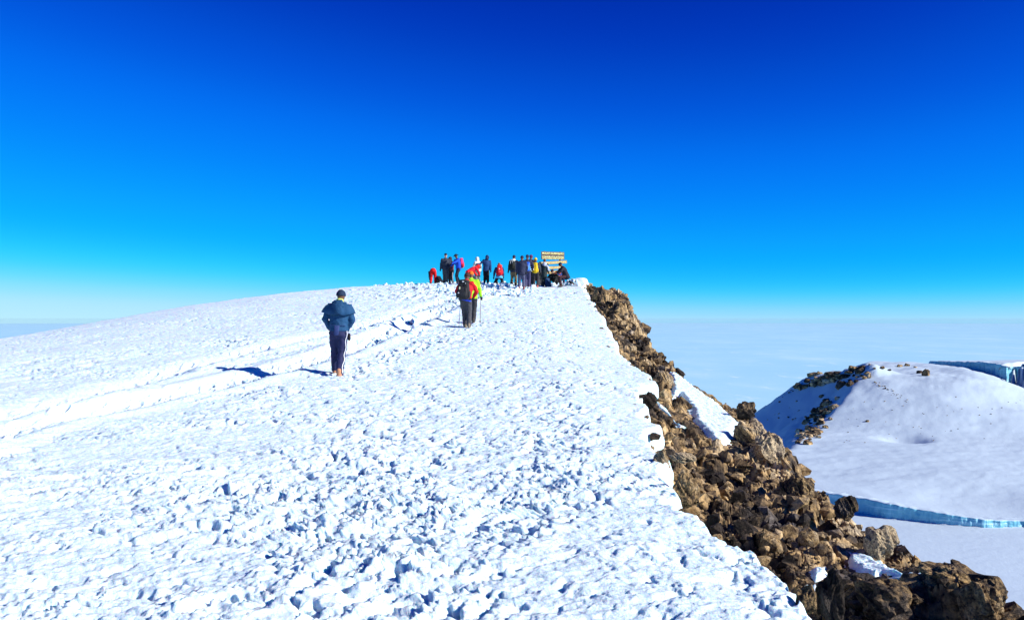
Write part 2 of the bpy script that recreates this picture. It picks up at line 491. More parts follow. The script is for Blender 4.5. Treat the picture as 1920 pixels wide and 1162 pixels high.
# ------------------------------------------------------------------ loose rocks
def rock_mesh(name, seed, sub=2, mat=None, flat=.62, amp=.09, npts=22):
    r = random.Random(seed)
    bm = bmesh.new()
    for _ in range(npts):
        v = Vector((r.gauss(0, 1), r.gauss(0, 1), r.gauss(0, 1))).normalized() * r.uniform(.75, 1.0)
        bm.verts.new((v.x, v.y * r.uniform(.75, .95), v.z * flat))
    bmesh.ops.convex_hull(bm, input=list(bm.verts))
    bmesh.ops.delete(bm, geom=[v for v in bm.verts if not v.link_faces], context='VERTS')
    bmesh.ops.triangulate(bm, faces=bm.faces)
    if sub:
        bmesh.ops.subdivide_edges(bm, edges=bm.edges, cuts=sub, use_grid_fill=True)
        bm.normal_update()
        P = np.array([v.co for v in bm.verts])
        n1 = fbm(P[:, 0] * 1.7 + seed * 3.1 + P[:, 2] * 1.3, P[:, 1] * 1.7 - P[:, 2] * 1.1, seed, 5, .62)
        n2 = worley(P[:, 0] * 2.3 + P[:, 2] * 1.9, P[:, 1] * 2.3 - P[:, 2] + seed, seed)[0]
        for v, a, b2 in zip(bm.verts, n1, n2):
            v.co += v.normal * (amp * a + amp * .9 * (b2 - .45))
    me = bpy.data.meshes.new(name)
    bm.to_mesh(me); bm.free()
    me.materials.append(mat or M_ROCK)
    return me

ROCKS = [rock_mesh('rock', 400 + k, 1 if k < 8 else 2, flat=(.5, .62, .75, .45)[k % 4]) for k in range(14)]
rng = random.Random(11)

def boulder(px, py, d, w, h, label, seed, rot=0, flat=None, tone=0, depth=None):
    """a boulder whose centre shows at a pixel of the photograph, w and h in pixels there, at d metres"""
    me = rock_mesh('boulder', seed, 7, flat=1.0, amp=.17, npts=30)
    k = d / FPX
    o = link(bpy.data.objects.new('boulder', me))
    o.location = ((px - CX) * k, d, -(py - EYE) * k)
    o.scale = (w * k / 1.9, (depth or w * k / 1.9), h * k / 1.9)
    o.rotation_euler = (0, rot, rng.uniform(-.4, .4))
    at = me.attributes.new('tone', 'FLOAT', 'POINT'); at.data.foreach_set('value', np.full(len(me.vertices), tone, np.float32))
    return tag(o, label, 'boulder', 'boulders on the rocky flank')
boulder(1124, 572, 42.5, 62, 80, 'brown rock crag at the top end of the rocky flank', 501, .2, tone=.04)
boulder(1156, 582, 43.0, 32, 62, 'dark rounded knob jutting from the topmost crag against the sky', 502, -.1, tone=-.1)
boulder(1184, 656, 28, 28, 26, 'flat ochre stone amid dark rubble under the topmost crag', 503, .5, tone=.2)
boulder(1243, 716, 21.5, 44, 46, 'brown boulder at the upper tip of the long snow tongue', 504, .2, tone=.06)
boulder(1276, 768, 17.8, 50, 52, 'ochre boulder with dark side left of the long snow tongue', 505, .3, tone=.08)
boulder(1216, 752, 16.2, 34, 36, 'grey brown stone touching the snow edge above a small snow notch', 506, 0, tone=0)
boulder(1399, 772, 17.0, 44, 44, 'pointed dark boulder on the skyline above the big tan outcrop', 507, -.4, tone=-.06)
boulder(1405, 812, 14.9, 62, 60, 'broken tan boulder at the foot of the long snow tongue', 508, .1, tone=.05)
boulder(1438, 842, 13.6, 74, 86, 'big tan outcrop standing out against the crater snow', 509, .15, tone=.07)
boulder(1284, 918, 8.6, 62, 84, 'upright ribbed brown rock beside the snow edge', 510, .1, tone=.02)
boulder(1280, 858, 10.2, 52, 22, 'flat orange rock slab near the snow edge', 511, .1, tone=.22)
boulder(1239, 868, 9.9, 34, 46, 'pinkish tan stone half under the snow edge', 512, .1, tone=.14)
boulder(1500, 914, 10.9, 60, 50, 'rounded dark brown boulder on the middle skyline of the flank', 513, .4, tone=-.07)
boulder(1586, 952, 9.3, 46, 50, 'angular grey brown block next to the shaded ice cliff', 514, .35, tone=.0)
boulder(1652, 1018, 7.9, 66, 76, 'craggy ochre ribbed rock above the upper corner snow patch', 515, .5, tone=.14)
boulder(1560, 1120, 5.6, 60, 130, 'tall dark split rock between snow edge and corner outcrop', 516, .1, tone=-.04)
boulder(1665, 1128, 5.7, 130, 96, 'black pitted rock mass under the corner snow patch', 517, .1, tone=-.02)
boulder(1790, 1092, 5.9, 150, 84, 'dark crest of the corner outcrop against pale crater snow', 518, .25, tone=.12)
boulder(1838, 1130, 5.55, 108, 110, 'rounded golden brown end of the corner outcrop', 519, .3, tone=.26)
boulder(1512, 1128, 5.3, 46, 64, 'golden brown flake of rock against the lower snow edge', 520, .5, tone=.15)

def scatter_rocks():
    r = np.random.RandomState(5)
    cand = []
    n = 26000
    lo, hi = math.log(4.2), math.log(50)
    yy = np.exp(r.uniform(lo, hi, n)); xe = edge_x(yy); xs, _ = shoulder(yy)
    xx = xe + .06 + (xs - xe + .35) * r.uniform(0, 1, n)
    outer = r.rand(n) < .10
    xx = np.where(outer, xs + r.uniform(.3, 6, n), xx)
    sz = .015 + .120 * r.power(.20, n) ** 2.2
    sz = sz * (.75 + yy / 26)
    ok = patch_cover(xx, yy) < -(sz * 1.0 + .02)
    for back in (.15, .3, .45, .6):
        ok &= (patch_cover(xx + .02 * back, yy + back * np.clip(yy / 9, .6, 2)) < -.02) | (sz < .05)
    for back in (.12, .25, .4, .6):
        ok &= (patch_cover(xx - back, yy + .21 * back) < -.02) | (sz < .045)
    ok &= (xx - edge_x(yy)) > sz * .5
    sz = np.where(outer, sz * 1.6, sz)
    xx, yy, sz, outer = xx[ok], yy[ok], sz[ok], outer[ok]
    zz, _t = rock_h(xx, yy)
    show = np.where(outer, .0058, sz / yy)
    order = np.argsort(-show)
    big, small = order[:225], order[225:11500]
    for i in big:
        o = bpy.data.objects.new('rock', ROCKS[r.randint(len(ROCKS))])
        link(o, ROCK_SLOPE)
        s = sz[i]
        o.location = (xx[i], yy[i], zz[i] + .25 * s)
        o.scale = (s * r.uniform(.8, 1.3), s * r.uniform(.8, 1.3), s * r.uniform(.8, 1.4))
        o.rotation_euler = (r.normal(0, .35), .45 + r.normal(0, .35), r.uniform(0, 6.28))
    for _ in range(70):                                      # stones melting out along the snow edge
        y = math.exp(r.uniform(math.log(4.6), math.log(42))); x = float(edge_x(y)) + r.uniform(-.16, .10)
        o = bpy.data.objects.new('rock', ROCKS[r.randint(len(ROCKS))]); link(o, ROCK_SLOPE)
        s = r.uniform(.03, .085) * (.7 + y / 22)
        o.location = (x, y, float(macro(x, y)) - .10 + .25 * s); o.scale = (s * r.uniform(.8, 1.4), s * r.uniform(.8, 1.4), s * r.uniform(.7, 1.1))
        o.rotation_euler = (r.normal(0, .3), r.normal(.2, .3), r.uniform(0, 6.28))
    base = []
    for k in range(6):
        me = rock_mesh('pebble', 700 + k, 0, npts=11)
        me.calc_loop_triangles()
        t = np.zeros(len(me.loop_triangles) * 3, np.int32); me.loop_triangles.foreach_get('vertices', t)
        v = np.zeros(len(me.vertices) * 3, np.float32); me.vertices.foreach_get('co', v)
        base.append((v.reshape(-1, 3), t.reshape(-1, 3)))
        bpy.data.meshes.remove(me)
    Vs, Fs, Ts, off = [], [], [], 0
    for i in small:
        v, f = base[r.randint(6)]
        R = np.array(Euler((r.normal(0, .5), .4 + r.normal(0, .4), r.uniform(0, 6.28))).to_matrix())
        p = (v * (sz[i] * r.uniform(.7, 1.4, 3))) @ R.T + np.array([xx[i], yy[i], zz[i] + .2 * sz[i]])
        Vs.append(p); Fs.append(f + off); Ts.append(np.full(len(v), r.normal(0, .09))); off += len(v)
    ob = mesh_np('loose_stones', np.vstack(Vs), np.vstack(Fs), [M_ROCK], smooth=False, parent=ROCK_SLOPE)
    at = ob.data.attributes.new('tone', 'FLOAT', 'POINT'); at.data.foreach_set('value', np.concatenate(Ts).astype(np.float32))
    ob['kind'] = 'stuff'
scatter_rocks()

# ------------------------------------------------------------------ the crater floor, the far hill and the ice cliffs
CLIFF_BOT = [(1612, 961), (1663, 972), (1716, 977), (1772, 983), (1809, 986), (1849, 989), (1885, 988), (1920, 988)]
CLIFF_H = [8.6, 8.6, 7.0, 6.0, 5.0, 4.2, 3.6, 3.2]
FLOOR = -115.0
_c = []
for a, b in CLIFF_BOT:
    d = -FLOOR / ((b - EYE) / FPX)
    _c.append(((a - CX) / FPX * d, d))
CL = np.array([(120, 640), (165, 575), (192, 540)] + _c + [(300, 478), (345, 490), (420, 470), (560, 480)])
CLH = np.array([7, 8, 8.6] + CLIFF_H + [3.5, 5, 4, 4])
def cliff_sd(x, y):
    return -seg_dist(x, y, CL)                # positive behind the cliff (plateau side)
GL = np.array([((a - CX) / FPX * d, d, -(b - EYE) / FPX * d, h) for a, b, d, h in [(1742, 680, 1080, 2), (1768, 692, 1040, 9), (1800, 703, 1005, 15), (1840, 711, 970, 19), (1872, 715, 935, 18), (1888, 716, 925, 15), (1900, 714, 945, 15), (1925, 716, 925, 16), (2000, 716, 900, 16), (2300, 716, 880, 16)]])
RIDGE = np.array([((a - CX) / FPX * d, d, -(b - EYE) / FPX * d) for a, b, d in [(1640, 682, 925), (1615, 685, 950), (1520, 701, 1000), (1490, 721, 1030), (1450, 750, 1080), (1412, 776, 1130), (1330, 830, 1230)]])
def far_h(x, y):
    x = np.asarray(x, float); y = np.asarray(y, float)
    und = .7 * perlin(x / 90, y / 60, 601) + .9 * perlin(x / 38, y / 14, 602) + .45 * np.abs(perlin(x / 17, y / 5.5, 603)) + .22 * perlin(x / 7, y / 2.6, 604)
    low = FLOOR + .25 * und
    s = cliff_sd(x, y)
    sb = np.maximum(s - 9, 0)
    wt = sstep(0, 40, sb)
    top = FLOOR + (np.interp(x, CL[:, 0], CLH) - .2) * (1 - wt) + 6.5 * wt
    plat = top + .050 * sb * (1 - .2 * sstep(0, 400, sb)) + und * sstep(0, 60, sb)
    r2 = ((x - 440) / np.where(x > 440, 152, 245)) ** 2 + ((y - 985) / 270) ** 2
    hill = sstep(0, 1, (1 - np.sqrt(r2)) * 1.45)
    e = plat + 34.5 * hill + (1.5 * perlin(x / 26, y / 26, 605) + .7 * np.abs(perlin(x / 9, y / 12, 609))) * hill
    for px, py, w1, w2, dep in ((1690, 822, 17, 20, 6.0), (1720, 826, 8, 10, 3.0), (1770, 905, 20, 26, 2.5), (1870, 905, 26, 20, 2.5), (1890, 800, 30, 22, 3.5), (1850, 735, 26, 18, 2.5)):
        dd = 100 / ((py - EYE) / FPX); cx0 = (px - CX) / FPX * dd
        e = e - dep * np.exp(-((x - cx0) / w1) ** 2 - ((y - dd) / w2) ** 2)
    wp = -101.5 + .70 * (x - 203) - .262 * (y - 650) + 2.4 * perlin(x / 20, y / 26, 606) + 4 * perlin(x / 60, y / 70, 607)
    wp = wp - 10 * np.exp(-((x - 292) / 34) ** 2 - ((y - 800) / 75) ** 2) + 2.2 * (np.abs(perlin(x / 16, y / 34, 611)) - .3) + .8 * perlin(x / 6, y / 9, 612)
    xc, zc = np.interp(y, RIDGE[:, 1], RIDGE[:, 0]), np.interp(y, RIDGE[:, 1], RIDGE[:, 2])
    rg = zc - np.where(x < xc, .80, .35) * np.abs(x - xc) - 1.1 * np.maximum(925 - y, 0) + 1.6 * perlin(x / 14, y / 14, 608)
    k = 3.0
    hh = np.clip(.5 + .5 * (wp - e) / k, 0, 1)
    mn = wp * (1 - hh) + e * hh - k * hh * (1 - hh)
    mn = np.maximum(mn, rg)
    fl = -112.5 + .4 * und - .5 * np.maximum(y - 725, 0)
    hh = np.clip(.5 + .5 * (mn - fl) / k, 0, 1)
    mn = fl * (1 - hh) + mn * hh + k * hh * (1 - hh)
    mn = mn - .10 * np.maximum(y - 1160, 0) - .0006 * np.maximum(y - 1160, 0) ** 2
    s2 = -seg_dist(x, y, GL[:, :2])
    tz = np.interp(y, GL[:5, 1][::-1], (GL[:5, 2] + GL[:5, 3])[::-1]) - .3 + .012 * s2 + .4 * und
    wm = sstep(0, 7, s2) * sstep(500, 530, x) * (1 - sstep(1090, 1180, y))
    mn = mn * (1 - wm) + tz * wm
    w = sstep(.5, 5.0, s)
    return low * (1 - w) + mn * w

def build_far():
    ys = np.exp(np.linspace(math.log(150), math.log(1700), 400)); q = np.linspace(.10, .80, 340)
    Y, Q = np.meshgrid(ys, q, indexing='ij'); X = Q * Y
    Z = far_h(X, Y)
    Z[:, 0] -= 60; Z[-1, :] -= 200
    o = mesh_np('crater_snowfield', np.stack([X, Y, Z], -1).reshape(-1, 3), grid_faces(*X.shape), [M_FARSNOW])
    return tag(o, 'pale snowfield and hill of the crater far below', None, None, 'structure')
FAR = build_far()

def ice_mat():
    mt, n, l, b = new_mat('glacier_ice')
    tc = n.new('ShaderNodeTexCoord').outputs['Object']
    f = noise_node(n, l, .5, 4, .6, tc, (1, 1, .18)); g = noise_node(n, l, .35, 5, .65, tc, (.12, .12, 1.6))
    c = ramp(n, l, f, [(.3, (.10, .38, .52)), (.7, (.20, .54, .66))])
    c = mix(n, l, ramp(n, l, g, [(.52, (0, 0, 0)), (.66, (1, 1, 1))]), c, (.40, .70, .80))
    l.new(c, b.inputs['Base Color']); b.inputs['Roughness'].default_value = .45
    bump(n, l, b, f, .8, .8)
    return mt
M_ICE = ice_mat()

def ice_cliff(P, H, zb, label, flute=.7, over=1.0):
    """fluted wall of ice along a plan polyline: bottom at zb(x,y), height H, a thick slab with a snow-capped top"""
    P = np.asarray(P, float); H = np.asarray(H, float)
    L = np.concatenate([[0], np.cumsum(np.hypot(*np.diff(P, axis=0).T))])
    s = np.linspace(0, L[-1], int(L[-1] / .55)); nv = 16
    px, py, hh = np.interp(s, L, P[:, 0]), np.interp(s, L, P[:, 1]), np.interp(s, L, H)
    k = np.hanning(15); k /= k.sum()
    px[7:-7] = np.convolve(px, k, 'valid'); py[7:-7] = np.convolve(py, k, 'valid')
    tx, ty = np.gradient(px), np.gradient(py); n = np.hypot(tx, ty); nx, ny = ty / n, -tx / n      # outward: to the right of the line
    t = np.linspace(0, 1, nv)
    T, S = np.meshgrid(t, s, indexing='ij')
    fl = flute * (fbm(S / 4.2, T * .8, 621, 3) + .5 * fbm(S / 1.3, T * .6, 622, 2) * (1 - T)) + .5 * flute * np.round(3 * T) / 3 * perlin(S / 9, T * 3, 623)
    off = over * (.3 - T * .6) + fl
    hw = hh * (1 + .05 * perlin(s / 6, s * 0, 624))
    zb0 = zb(px, py)
    rows = [np.stack([px + nx * off[i], py + ny * off[i], zb0 - .5 + (hw + .5) * t[i]], -1) for i in range(nv)]
    for back, up_ in ((1.2, .25), (7, .1), (9, -2.5)):
        rows.append(np.stack([px - nx * back, py - ny * back, zb0 + hw + up_], -1))
    V = np.stack(rows)
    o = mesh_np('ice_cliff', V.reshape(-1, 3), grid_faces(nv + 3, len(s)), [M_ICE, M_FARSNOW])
    idx = np.zeros((nv + 2, len(s) - 1), np.int32); idx[nv - 1:] = 1
    o.data.polygons.foreach_set('material_index', idx.ravel())
    return tag(o, label, None, None, 'structure')
ice_cliff(CL[1:], CLH[1:], lambda x, y: FLOOR + 0 * x, 'long low blue ice cliff crossing the crater floor beside the rocks')

ice_cliff(GL[:, :2], GL[:, 3], lambda x, y: np.interp(np.hypot(x - GL[0, 0], y - GL[0, 1]), np.hypot(GL[:, 0] - GL[0, 0], GL[:, 1] - GL[0, 1]), GL[:, 2]), 'high blue ice wall on the far skyline past the crater hill', 1.4, 2.0)

FARROCKS = [rock_mesh('rock', 460 + k, 2, M_FARROCK, flat=.7, amp=.14) for k in range(5)]
def far_rocks():
    r = random.Random(77)
    spots = []
    def add(px, py, w, h=None):
        spots.append((px, py, w, h or w * .6))
    # shaded crest band, the tan block, the line of outcrops on the lit shoulder, the dark rib in the shaded face
    for t in np.linspace(0, 1, 34):
        add(1494 + 124 * t + r.uniform(-4, 4), 722 - 34 * t + r.uniform(-1, 11), r.uniform(10, 26), r.uniform(6, 13))
    for k in range(12):
        add(r.uniform(1530, 1630), r.uniform(700, 716), r.uniform(6, 18), r.uniform(4, 9))
    for px, py, w, h in [(1524, 703, 26, 8), (1576, 726, 26, 24), (1594, 722, 18, 14), (1629, 708, 12, 14), (1736, 704, 16, 20), (1724, 699, 14, 8), (1700, 686, 14, 8), (1686, 687, 14, 6), (1655, 690, 12, 6), (1640, 691, 6, 4), (1668, 694, 8, 4), (1716, 689, 8, 4), (1626, 790, 9, 5), (1630, 684, 6, 4), (1722, 678, 4, 2)]:
        add(px, py, w, h)
    for k in range(105):
        t = r.random()
        add(1560 - 52 * t + r.gauss(0, 9), 752 + 72 * t + r.gauss(0, 7), r.uniform(6, 21))
    for k in range(34):
        t = r.random()
        add(1640 + 65 * t + r.gauss(0, 3), 716 + 38 * t + r.gauss(0, 3), r.uniform(1.5, 5))
    for k in range(20):
        add(1420 + r.random() * 80, 790 - 60 * r.random(), r.uniform(2, 6))
    for k in range(46):
        add(r.uniform(1580, 1915), r.uniform(740, 830), r.uniform(1.5, 4), r.uniform(1, 2))
    for px, py, w, h in spots:
        x, y = ray_to(px, py, far_h, 480, 1300)
        if y > 1280: continue
        k = y / FPX
        o = link(bpy.data.objects.new('rock', FARROCKS[r.randrange(5)]), FAR)
        o.location = (x, y, float(far_h(np.array([x]), np.array([y]))[0]) + h * k * .15)
        o.scale = (w * k * .55, w * k * .5, h * k * .85)
        o.rotation_euler = (r.uniform(-.2, .2), r.uniform(-.2, .2), r.uniform(0, 6.28))
far_rocks()

# ------------------------------------------------------------------ the hazy lowland and the air above it
def build_lowland():
    r = np.concatenate([[1.0], np.exp(np.linspace(math.log(3000), math.log(400000), 60))]); a = np.linspace(0, 2 * math.pi, 121)
    R, A = np.meshgrid(r, a, indexing='ij')
    V = np.stack([R * np.sin(A), R * np.cos(A), -2000 + 0 * R], -1)
    mt, n, l, b = new_mat('haze_painted_lowland')
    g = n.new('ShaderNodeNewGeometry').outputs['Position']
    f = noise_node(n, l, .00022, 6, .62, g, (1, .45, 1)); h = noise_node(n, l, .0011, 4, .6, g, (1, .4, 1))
    c = ramp(n, l, f, [(.40, (.36, .64, .81)), (.56, (.39, .665, .825)), (.72, (.48, .72, .85))])  # pale blue of distant haze painted into the ground and cloud colours
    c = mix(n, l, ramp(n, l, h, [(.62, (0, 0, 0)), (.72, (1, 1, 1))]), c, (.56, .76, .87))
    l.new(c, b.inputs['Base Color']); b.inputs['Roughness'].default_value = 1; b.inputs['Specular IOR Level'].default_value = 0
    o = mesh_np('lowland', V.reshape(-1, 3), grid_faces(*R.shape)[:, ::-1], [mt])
    tag(o, 'cloud covered lowland painted with pale haze out to the horizon', None, None, 'structure')
build_lowland()

def build_haze():
    mt = bpy.data.materials.new('haze_air'); mt.use_nodes = True
    n, l = mt.node_tree.nodes, mt.node_tree.links
    n.remove(n['Principled BSDF'])
    v = n.new('ShaderNodeVolumePrincipled')
    v.inputs['Color'].default_value = (.62, .90, 1.0, 1); v.inputs['Density'].default_value = 6.0e-7
    l.new(v.outputs[0], n['Material Output'].inputs['Volume'])
    bm = bmesh.new(); bmesh.ops.create_cube(bm, size=1)
    me = bpy.data.meshes.new('haze'); bm.to_mesh(me); bm.free(); me.materials.append(mt)
    o = link(bpy.data.objects.new('haze', me))
    o.scale = (860000, 860000, 2010); o.location = (0, 0, 9 - 1005)
    o['kind'] = 'stuff'; o['label'] = 'thin pale blue haze over the lowland'
build_haze()

# ------------------------------------------------------------------ people: tools
_fab = {}
def fabric(col, rough=.8, nm='fabric'):
    key = (tuple(round(c, 4) for c in col), rough, nm)
    if key not in _fab:
        mt, n, l, b = new_mat(nm)
        tc = n.new('ShaderNodeTexCoord').outputs['Object']
        f = noise_node(n, l, 9, 4, .6, tc); g = noise_node(n, l, 60, 3, .6, tc)
        l.new(mix(n, l, f, tuple(c * .75 for c in col), tuple(min(1, c * 1.25) for c in col)), b.inputs['Base Color'])
        b.inputs['Roughness'].default_value = rough; b.inputs['Specular IOR Level'].default_value = .3
        bump(n, l, b, g, .35, .004)
        _fab[key] = mt
    return _fab[key]
SKIN_DARK, SKIN_PALE = (.16, .075, .045), (.58, .33, .24)

def tube(bm, pts, rad, ref=None, n=12, cap=.6):
    """closed tapered tube through points; rad is a list of r or (r_across, r_deep)"""
    pts = [Vector(p) for p in pts]
    rad = [(r, r) if not isinstance(r, (tuple, list)) else r for r in rad]
    d0 = (pts[1] - pts[0]).normalized(); d1 = (pts[-1] - pts[-2]).normalized()
    P = [pts[0] - d0 * min(rad[0]) * cap] + pts + [pts[-1] + d1 * min(rad[-1]) * cap]
    R = [(rad[0][0] * .55, rad[0][1] * .55)] + rad + [(rad[-1][0] * .55, rad[-1][1] * .55)]
    rings = []
    for i, p in enumerate(P):
        t = (P[min(i + 1, len(P) - 1)] - P[max(i - 1, 0)]).normalized()
        rf = Vector(ref) if ref is not None else (Vector((1, 0, 0)) if abs(t.x) < .8 else Vector((0, 1, 0)))
        a = (rf - t * rf.dot(t)).normalized(); b = t.cross(a)
        rings.append([bm.verts.new(p + a * R[i][0] * math.cos(k * 2 * math.pi / n) + b * R[i][1] * math.sin(k * 2 * math.pi / n)) for k in range(n)])
    for r0, r1 in zip(rings[:-1], rings[1:]):
        for k in range(n):
            bm.faces.new((r0[k], r0[(k + 1) % n], r1[(k + 1) % n], r1[k]))
    bm.faces.new(rings[0][::-1]); bm.faces.new(rings[-1])

def ell(bm, c, r, M=None, u=14, v=10):
    T = Matrix.Translation(Vector(c)) @ (M.to_4x4() if M is not None else Matrix.Identity(4)) @ Matrix.Diagonal((*r, 1))
    bmesh.ops.create_uvsphere(bm, u_segments=u, v_segments=v, radius=1, matrix=T)

def sbox(bm, c, r, M=None, p=4.0, cuts=4):
    """rounded box (superellipsoid)"""
    b2 = bmesh.new(); bmesh.ops.create_cube(b2, size=2)
    bmesh.ops.subdivide_edges(b2, edges=b2.edges, cuts=cuts, use_grid_fill=True)
    T = Matrix.Translation(Vector(c)) @ (M.to_4x4() if M is not None else Matrix.Identity(4))
    for v in b2.verts:
        q = v.co; s = (abs(q.x) ** p + abs(q.y) ** p + abs(q.z) ** p) ** (1 / p)
        q = q / s
        v.co = T @ Vector((q.x * r[0], q.y * r[1], q.z * r[2]))
    me = bpy.data.meshes.new('tmp'); b2.to_mesh(me); b2.free(); bm.from_mesh(me); bpy.data.meshes.remove(me)

PENDING = []
def part(name, bm, mat, parent, voxel=None, wrinkle=0.0, wscale=9.0, smooth=True):
    bmesh.ops.recalc_face_normals(bm, faces=bm.faces)
    me = bpy.data.meshes.new(name); bm.to_mesh(me); bm.free()
    me.materials.append(mat)
    o = link(bpy.data.objects.new(name, me), parent)
    if voxel:
        md = o.modifiers.new('r', 'REMESH'); md.mode = 'VOXEL'; md.voxel_size = voxel
        PENDING.append((o, mat, wrinkle, wscale))
    elif smooth:
        for p in me.polygons: p.use_smooth = True
    return o

def finish_parts():
    bpy.context.view_layer.update()
    dg = bpy.context.evaluated_depsgraph_get()
    done = [(o, bpy.data.meshes.new_from_object(o.evaluated_get(dg)), mt, w, ws) for o, mt, w, ws in PENDING]
    for o, me, mt, w, ws in done:
        o.modifiers.clear()
        old = o.data; o.data = me; me.name = old.name; bpy.data.meshes.remove(old)
        me.materials.clear(); me.materials.append(mt)
        n = len(me.vertices)
        co = np.zeros(n * 3, np.float32); me.vertices.foreach_get('co', co); co = co.reshape(-1, 3)
        ed = np.zeros(len(me.edges) * 2, np.int32); me.edges.foreach_get('vertices', ed); ed = ed.reshape(-1, 2)
        for _ in range(3):                                   # relax the voxel steps
            acc = np.zeros_like(co); cnt = np.zeros(n)
            for k in range(3):
                acc[:, k] = np.bincount(ed[:, 0], co[ed[:, 1], k], n) + np.bincount(ed[:, 1], co[ed[:, 0], k], n)
            cnt = np.bincount(ed.ravel(), minlength=n)
            co = .5 * co + .5 * acc / np.maximum(cnt, 1)[:, None]
        if w:
            me.vertices.foreach_set('co', co.ravel().astype(np.float32)); me.update()
            nn = np.zeros(n * 3, np.float32); me.vertices.foreach_get('normal', nn); nn = nn.reshape(-1, 3)
            q = co.astype(float)
            f = perlin(q[:, 0] * ws * .8 + q[:, 2] * ws * .5, q[:, 2] * ws * 1.6 + q[:, 1] * ws * .9, 5) + .6 * perlin(q[:, 0] * ws * 2 - q[:, 1] * ws, q[:, 2] * ws * 2.6, 8)
            co = co + nn * (w * f)[:, None]
        me.vertices.foreach_set('co', co.ravel().astype(np.float32))
        me.polygons.foreach_set('use_smooth', np.ones(len(me.polygons), bool))
        me.update()
    PENDING.clear()

def ik(a, b, l1, l2, hint):
    a, b, hint = Vector(a), Vector(b), Vector(hint)
    v = b - a; d = min(v.length, (l1 + l2) * .998); t = v.normalized()
    b = a + t * d
    x = (l1 * l1 - l2 * l2 + d * d) / (2 * d); h = math.sqrt(max(l1 * l1 - x * x, 0))
    p = (hint - t * hint.dot(t)).normalized()
    return a + t * x + p * h, b

